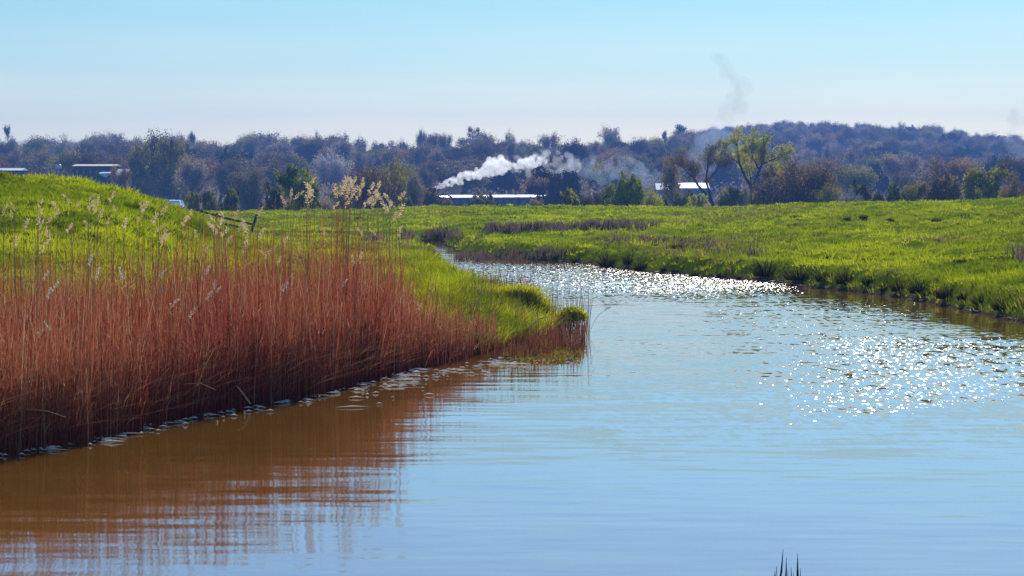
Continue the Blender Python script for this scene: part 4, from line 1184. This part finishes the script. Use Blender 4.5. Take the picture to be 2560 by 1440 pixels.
def building(name, x0, x1, ytop, ywall, d, depth, wm, rm, label, cat, rise=.6, over=.35, wins=0, gl=None, zg=None, parts=None):
    a = P(x0, ytop, d); b = P(x1, ytop, d); w = b[0] - a[0]
    g = float(min(land(np.array([a[0], b[0]]), np.array([d, d]), False))) if zg is None else zg
    H = P(x0, ywall, d)[2] - g; rt = a[2] - g
    o = empty(name, ((a[0] + b[0]) / 2, d, g), label, cat)
    MB().box(-w / 2 + over, w / 2 - over, 0, depth, -.5, H - .02).build('wall', M[wm], o)
    MB().prism([(-over, H), (depth + over, H), (depth * .5 + .1, rt), (depth * .5 - .1, rt)], -w / 2, w / 2).build('roof', M[rm], o)
    for k in range(wins):
        cx = -w / 2 + over + (k + .5) * (w - 2 * over) / wins; ww = (w - 2 * over) / wins * .2
        f = MB().box(cx - ww, cx + ww, -.05, .04, H - 1.35, H - .75).build('window', M['dead_wood'], o)
        MB().box(cx - ww * .8, cx + ww * .8, -.07, .03, H - 1.29, H - .81).build('pane', M['glass'], f)
    return o, w, H


bo, bw, bh = building('barn', 180, 288, 410, 415, 418, 7, 'dark_wall', 'tan_roof', 'dark two-storey barn with a tan roof edge above the grass slope', 'barn', wins=6)
MB().prism([(-.1, bh - 1.6), (2.6, bh - .5), (2.6, bh - .62), (-.1, bh - 1.72)], bw / 2 + .02, bw / 2 + 2.2).build('lean_to_roof', M['pale'], bo)
MB().box(bw / 2 + .1, bw / 2 + 2.0, .3, 2.5, -.4, bh - 1.75).build('lean_to_wall', M['dark_wall'], bo)
c = P(262, 440, 408)
gz = float(land(np.array([c[0]]), np.array([408.]), False)[0])
o = empty('canopy', (c[0], 408, gz), 'white pointed canopy on poles in front of the barn', 'canopy')
hh = c[2] - gz
MB().add([(-1.15, 0, hh + .45), (1.15, 0, hh + .55), (.3, -.6, hh - .35), (1.0, 1.6, hh + .75), (-1.0, 1.6, hh + .7)], [(0, 2, 1), (0, 1, 3, 4), (0, 4, 2), (1, 2, 3), (2, 4, 3)]).build('cover', M['white_roof'], o)
for sx in (-.9, .95): MB().tube([(sx, 1.4, -.3), (sx, 1.4, hh + .5)], .04, 6).build('pole', M['dead_wood'], o)
building('shed', -60, 56, 420, 426, 420, 5, 'dark_wall', 'pale', 'long low shed with a pale roof above the grassy slope crest', 'shed', wins=4)
# pale tank on a stand
c = P(146, 411, 405); gz = float(land(np.array([c[0]]), np.array([405.]), False)[0])
o = empty('water_tank', (c[0], 405, gz), 'pale blue tank on a thin stand beside the barn', 'tank')
hh = c[2] - gz
MB().tube([(0, 0, hh - .75), (0, 0, hh - .08), (0, 0, hh)], [.52, .52, .4], 14).build('tank', M['pale'], o)
for sx, sy in ((-.35, -.3), (.35, -.3), (.35, .3), (-.35, .3)): MB().tube([(sx, sy, -.3), (sx * .8, sy * .8, hh - .76)], .06, 5).build('leg', M['dead_wood'], o)
so, sw, sh_ = building('shed', 1640, 1682, 458, 474, 560, 6, 'grey_wall', 'white_roof', 'smaller white-roofed shed beside the open brown tree', 'shed', over=.15, wins=1)
so, sw, sh_ = building('shed', 1698, 1774, 457, 470, 565, 8, 'grey_wall', 'white_roof', 'longer white-roofed shed behind the leaning tree', 'shed', over=.15, wins=4)


def car(x, y, d, rz, length, label):
    c = P(x, y, d)
    g = c[2] - 1.5
    o = empty('parked_car', (c[0], d, g), label, 'car', rz=rz)
    L_ = length / 2; W_ = .85
    prof = [(-L_, .35), (-L_, .85), (-L_ + .25, .98), (-L_ * .5, 1.02), (-L_ * .28, 1.42), (-L_ * .05, 1.5), (L_ * .62, 1.48), (L_ * .92, 1.05), (L_, .9), (L_, .35)]
    mb = MB(); n = len(prof)
    vs = [(x_, -W_ * (1 if z < 1.05 else .82), z) for x_, z in prof] + [(x_, W_ * (1 if z < 1.05 else .82), z) for x_, z in prof]
    mb.add(vs, [tuple(range(n)), tuple(range(2 * n - 1, n - 1, -1))] + [(i, n + i, n + (i + 1) % n, (i + 1) % n) for i in range(n)])
    body = mb.build('body', M['car_white'], o)
    body.data.polygons.foreach_set('use_smooth', [False] * len(body.data.polygons))
    for s in (-1, 1):
        yv = s * (W_ * .93)
        MB().add([(-L_ * .4, yv, 1.08), (L_ * .15, yv, 1.08), (L_ * .15, s * (W_ * .84), 1.40), (-L_ * .24, s * (W_ * .84), 1.38)], [(0, 1, 2, 3)]).build('window', M['glass'], o)
        MB().add([(L_ * .2, yv, 1.08), (L_ * .78, yv, 1.08), (L_ * .6, s * (W_ * .84), 1.40), (L_ * .2, s * (W_ * .84), 1.40)], [(0, 1, 2, 3)]).build('window', M['glass'], o)
        for xx in (-L_ * .62, L_ * .62):
            w = MB().tube([(xx, s * W_ - .1, .32), (xx, s * W_ + .08, .32)], .32, 14).build('wheel', M['tyre'], o)
            MB().tube([(xx, s * W_ + .05, .32), (xx, s * W_ + .1, .32)], .18, 10).build('rim', M['pale'], w)
    return o


car(414, 499, 300, .05, 3.6, 'white car whose roof shows over the grass beyond the fence')
car(438, 500, 296, 1.45, 3.6, 'white car seen end-on behind the longer white car')


# ------------------------------------------------------------ railway
M['coach'] = mat_plain('coach_paint', (.03, .035, .065), .45, .4, .15, 1)
M['coach_roof'] = mat_plain('coach_roof', (.44, .47, .52), .35, .5, .06, 1)
M['engine'] = mat_plain('engine_black', (.018, .018, .02), .4, .5, .2, 2)
M['steel'] = mat_plain('rail_steel', (.25, .2, .17), .4, .5, .2, 2)
M['ballast'] = mat_plain('ballast', (.18, .16, .14), .95, .1, .4, 6)
TH = math.radians(-50)     # the line runs obliquely: the engine end is the near one
T0 = P(1117, 500, 424)
TZ = P(1117, 487, 424)[2] - 3.75
ux = np.array((math.cos(-TH), math.sin(-TH)))


def on_line(s):
    return (T0[0] + ux[0] * s, T0[1] + ux[1] * s, TZ)


def carriage(s0, L_, label):
    x, y, z = on_line(s0 + L_ / 2)
    o = empty('railway_carriage', (x, y, z), label, 'carriage', 'carriages of the steam train', rz=-TH)
    h = L_ / 2
    MB().box(-h, h, -1.35, 1.35, 1.0, 3.1).build('body', M['coach'], o)
    arc = [(1.45 * math.cos(a), 3.1 + .62 * math.sin(a)) for a in np.linspace(0, math.pi, 9)]
    MB().prism(arc[::-1], -h - .1, h + .1).build('roof', M['coach_roof'], o)
    n = int(L_ / 1.9)
    for s in (-1, 1):
        for k in range(n):
            cx = -h + (k + .5) * L_ / n
            f = MB().box(cx - .55, cx + .55, s * 1.36 - .02, s * 1.36 + .02, 1.95, 2.8).build('window', M['dead_wood'], o)
            MB().box(cx - .48, cx + .48, s * 1.36 - .035, s * 1.36 + .035, 2.0, 2.74).build('pane', M['glass'], f)
    for cx in (-h * .7, h * .7):
        MB().box(cx - 1.3, cx + 1.3, -.8, .8, .55, .99).build('bogie', M['engine'], o)
        for dx in (-.85, .85):
            for s in (-1, 1):
                MB().tube([(cx + dx, s * .74 - .06, .46), (cx + dx, s * .74 + .06, .46)], .45, 14).build('wheel', M['steel'], o)
    return o


carriage(.2, 18.5, 'dark railway carriage with a pale roof behind the steam engine')
carriage(19.3, 18.5, 'second dark railway carriage running behind the very dark evergreen')
x, y, z = on_line(-4.2)
eo = empty('steam_engine', (x, y, z), 'black steam engine hidden behind the brown bush, under the steam', 'steam engine', rz=-TH)
MB().tube([(-3.6, 0, 2.25), (1.2, 0, 2.25)], .75, 18).build('boiler', M['engine'], eo, True)
MB().tube([(-4.2, 0, 2.25), (-3.6, 0, 2.25)], .82, 18).build('smokebox', M['engine'], eo)
MB().tube([(-3.9, 0, 2.9), (-3.9, 0, 3.55), (-3.9, 0, 3.75)], [.28, .25, .33], 12).build('chimney', M['engine'], eo)
MB().tube([(-1.3, 0, 2.9), (-1.3, 0, 3.3), (-1.3, 0, 3.45)], [.42, .38, .15], 12).build('dome', M['engine'], eo)
MB().box(1.2, 3.2, -1.25, 1.25, 1.1, 3.3).build('cab', M['engine'], eo)
MB().prism([(-1.35, 3.32), (-.8, 3.55), (.8, 3.55), (1.35, 3.32)][::-1], 1.1, 3.4).build('cab_roof', M['engine'], eo)
MB().box(-4.3, 3.8, -1.2, 1.2, .85, 1.08).build('footplate', M['engine'], eo)
for s in (-1, 1):
    MB().box(-3.0, .9, s * 1.0 - .18, s * 1.0 + .18, 1.1, 2.0).build('side_tank', M['engine'], eo)
    for xx in (-2.4, -.6, 1.4):
        MB().tube([(xx, s * .74 - .06, .6), (xx, s * .74 + .06, .6)], .6, 16).build('wheel', M['steel'], eo)
o = ob('railway_track', MB().prism([(-2.2, -.9), (-1.6, -.14), (1.6, -.14), (2.2, -.9)][::-1], -60, 60).mesh('railway_track', M['ballast']))
x, y, z = on_line(0); o.location = (x, y, z); o.rotation_euler = (0, 0, -TH); tag(o, kind='structure')
for s in (-1, 1): MB().box(-60, 60, s * .74 - .035, s * .74 + .035, -.139, .005).build('rail', M['steel'], o)


# ------------------------------------------------------------ steam, smoke and haze
def vol_mat(name, color, density, aniso=0., absorb=None):
    m, nt, out = mat_new(name)
    v = N(nt, 'VolumePrincipled'); v.inputs['Color'].default_value = color + (1,); v.inputs['Density'].default_value = density; v.inputs['Anisotropy'].default_value = aniso
    if absorb: v.inputs['Absorption Color'].default_value = absorb + (1,)
    nt.links.new(v.outputs[0], out.inputs['Volume'])
    return m


def blob(name, balls, vox, mat, label, cat):
    """one billowing body: lumps melted together"""
    bm = bmesh.new()
    for (c, r) in balls:
        from mathutils import Matrix
        bmesh.ops.create_icosphere(bm, subdivisions=2, radius=r, matrix=Matrix.Translation(Vector(c)))
    me = bpy.data.meshes.new(name); bm.to_mesh(me); bm.free()
    o = ob(name, me)
    md = o.modifiers.new('r', 'REMESH'); md.mode = 'VOXEL'; md.voxel_size = vox
    dg = bpy.context.evaluated_depsgraph_get()
    me2 = bpy.data.meshes.new_from_object(o.evaluated_get(dg)); o.modifiers.clear(); o.data = me2; me2.name = name
    from mathutils import noise as mn
    for p in me2.vertices:
        p.co += p.normal * (mn.fractal(p.co / (vox * 7), 1., 2., 3) * min(vox * 1.6, .4 * min(r for _, r in balls)))
    me2.materials.clear(); me2.materials.append(mat)
    return tag(o, label, cat)


def path_balls(pts, rad, n, d, jit, q, k=(.35, .8), deep=.8):
    xs = np.array([p[0] for p in pts], float); ys = np.array([p[1] for p in pts], float); ts = np.linspace(0, 1, len(pts))
    out = []
    for t in q.random(n) ** .9:
        x = np.interp(t, ts, xs); y = np.interp(t, ts, ys); r = np.interp(t, ts, rad)
        a = q.uniform(0, 6.28); rr = r * jit * math.sqrt(q.random())
        c = P(x + rr * math.cos(a), y + rr * math.sin(a), d); c[1] += q.normal(0, 1) * r * deep / F * d * .5
        out.append((c, r * q.uniform(*k) / F * d))
    return out


q = np.random.default_rng(4)
dS = on_line(-8)[1]
pl = path_balls([(1081, 474), (1098, 465), (1130, 455), (1170, 440), (1215, 428), (1250, 420)], [5, 8, 12, 16, 19, 19], 260, dS, .8, q, (.2, .45))
pl += path_balls([(1215, 425), (1240, 412), (1262, 414)], [20, 24, 18], 70, dS, .85, q, (.2, .45))
pl += path_balls([(1262, 422), (1300, 414), (1330, 405), (1356, 402)], [14, 18, 18, 12], 90, dS, .95, q, (.18, .42))
blob('steam_plume', pl, .16, vol_mat('steam', (.998, .998, .998), .7, .45), 'dense white steam plume billowing from the engine over the carriages', 'steam')
pl = path_balls([(1280, 415), (1350, 405), (1420, 412), (1440, 418)], [26, 34, 30, 18], 150, dS + 3, 1.0, q, (.12, .32))
blob('steam_wisp', pl, .25, vol_mat('thin_steam', (.95, .97, 1.), .16, .3), 'thin torn white steam trailing off the plume end', 'steam')
pl = path_balls([(1400, 420), (1470, 428), (1540, 425), (1600, 440), (1640, 445)], [30, 40, 42, 40, 22], 190, dS + 8, 1.0, q, (.12, .32))
blob('drifting_smoke', pl, .35, vol_mat('blue_smoke', (.62, .78, 1.), .07, .2), 'bluish smoke drifting low between evergreen and white sheds', 'smoke')
pl = path_balls([(1740, 420), (1790, 370), (1810, 330)], [40, 46, 36], 40, 600, .9, q, (.3, .7))
blob('smoke_haze', pl, .5, vol_mat('hill_smoke', (.66, .8, 1.), .030, .2), 'bluish smoke hanging before the hill behind the tall willow', 'smoke')
pl = path_balls([(1800, 292), (1850, 250), (1862, 215), (1820, 180), (1785, 135)], [26, 24, 22, 20, 16], 60, 600, 1.0, q, (.35, .7))
blob('smoke_wisp', pl, .5, vol_mat('dark_smoke', (.5, .5, .52), .045, .0), 'faint dark smoke wisp rising into the sky above the hill', 'smoke')
pl = path_balls([(2540, 450), (2545, 380), (2540, 300), (2535, 280)], [24, 30, 26, 14], 40, 640, .8, q, (.3, .7))
blob('smoke_column', pl, .5, vol_mat('grey_smoke', (.55, .62, .72), .045, .0), 'pale smoke column rising above the brown-grey bush', 'smoke')

HZ = vol_mat('haze_air', (.20, .41, .98), .00044, .0)
o = MB().box(-1000, 1000, -60, 1900, -9, 66).build('haze', HZ); tag(o, kind='stuff')


# ------------------------------------------------------------ sky, sun, camera, render
def build_world():
    w = bpy.data.worlds.new('World'); sc.world = w; w.use_nodes = True
    nt = w.node_tree; nt.nodes.clear(); L = nt.links.new
    out = N(nt, 'OutputWorld'); bg = N(nt, 'Background'); bg.inputs['Strength'].default_value = .085
    sk = N(nt, 'TexSky'); sk.sky_type = 'NISHITA'; sk.sun_disc = False; sk.sun_elevation = SUN_EL; sk.sun_rotation = SUN_AZ
    sk.air_density = 1.0; sk.dust_density = .4; sk.ozone_density = 2.0
    tc = N(nt, 'TexCoord'); sp = N(nt, 'SeparateXYZ'); L(tc.outputs['Generated'], sp.inputs[0])
    mr = N(nt, 'MapRange'); mr.inputs['From Min'].default_value = -.02; mr.inputs['From Max'].default_value = .28
    # faint streak structure of the thin cloud bank
    mp = N(nt, 'Mapping'); mp.inputs['Scale'].default_value = (5, 5, 60); L(tc.outputs['Generated'], mp.inputs['Vector'])
    nz = N(nt, 'TexNoise'); nz.inputs['Scale'].default_value = 1.; nz.inputs['Detail'].default_value = 4; L(mp.outputs[0], nz.inputs['Vector'])
    ma = N(nt, 'Math', operation='MULTIPLY_ADD'); ma.inputs[1].default_value = .026; ma.inputs[2].default_value = -.013; L(nz.outputs['Fac'], ma.inputs[0])
    ad = N(nt, 'Math', operation='ADD'); L(sp.outputs['Z'], ad.inputs[0]); L(ma.outputs[0], ad.inputs[1])
    L(ad.outputs[0], mr.inputs['Value'])
    r = N(nt, 'ValToRGB'); el = r.color_ramp.elements

    def pos(z): return (z + .02) / .30
    SK = globals().get('SKY_STOPS')
    el[0].position = 0; el[0].color = SK[0][1] + (1,); el[1].position = 1; el[1].color = SK[-1][1] + (1,)
    for z, c in SK[1:-1]:
        e = el.new(pos(z)); e.color = c + (1,)
    L(mr.outputs[0], r.inputs['Fac'])
    mx = N(nt, 'MixRGB', blend_type='MULTIPLY'); mx.inputs[0].default_value = 1
    L(sk.outputs[0], mx.inputs[1]); L(r.outputs[0], mx.inputs[2]); L(mx.outputs[0], bg.inputs['Color']); L(bg.outputs[0], out.inputs[0])


SKY_STOPS = [(-.02, (1.06, 1.10, 1.06)), (.0, (1.06, 1.10, 1.06)), (.027, (1.02, 1.07, 1.06)), (.05, (.74, .91, .97)), (.085, (.52, .81, .93)), (.12, (.68, 1.16, 1.5)), (.2, (.75, 1.3, 1.8)), (.28, (.6, .9, 1.2))]
build_world()
sl = bpy.data.lights.new('sun', 'SUN'); sl.energy = 5.0; sl.angle = math.radians(.5); sl.color = (1, .95, .87)
so = put(bpy.data.objects.new('sun', sl))
sd = Vector((math.sin(SUN_AZ) * math.cos(SUN_EL), math.cos(SUN_AZ) * math.cos(SUN_EL), math.sin(SUN_EL)))
so.rotation_euler = sd.to_track_quat('Z', 'Y').to_euler(); so.location = (20, 60, 80)

cam = bpy.data.cameras.new('camera'); cam.sensor_width = 36; cam.lens = 36 * F / 2560
cam.shift_y = -(720 - YH) / 2560
cam.clip_end = 9000; cam.clip_start = .1
co = put(bpy.data.objects.new('camera', cam)); co.location = (0, 0, HC); co.rotation_euler = (math.pi / 2, 0, 0)
sc.camera = co

vs = sc.view_settings; vs.view_transform = 'Standard'; vs.look = 'None'; vs.exposure = .35; vs.gamma = 1; vs.use_curve_mapping = False
cy = sc.cycles
cy.max_bounces = 9; cy.diffuse_bounces = 2; cy.glossy_bounces = 2; cy.transmission_bounces = 4; cy.volume_bounces = 8; cy.transparent_max_bounces = 8
cy.use_denoising = True
cy.sample_clamp_direct = 0; cy.sample_clamp_indirect = 6
cy.caustics_reflective = False; cy.caustics_refractive = False
sc.render.film_transparent = False
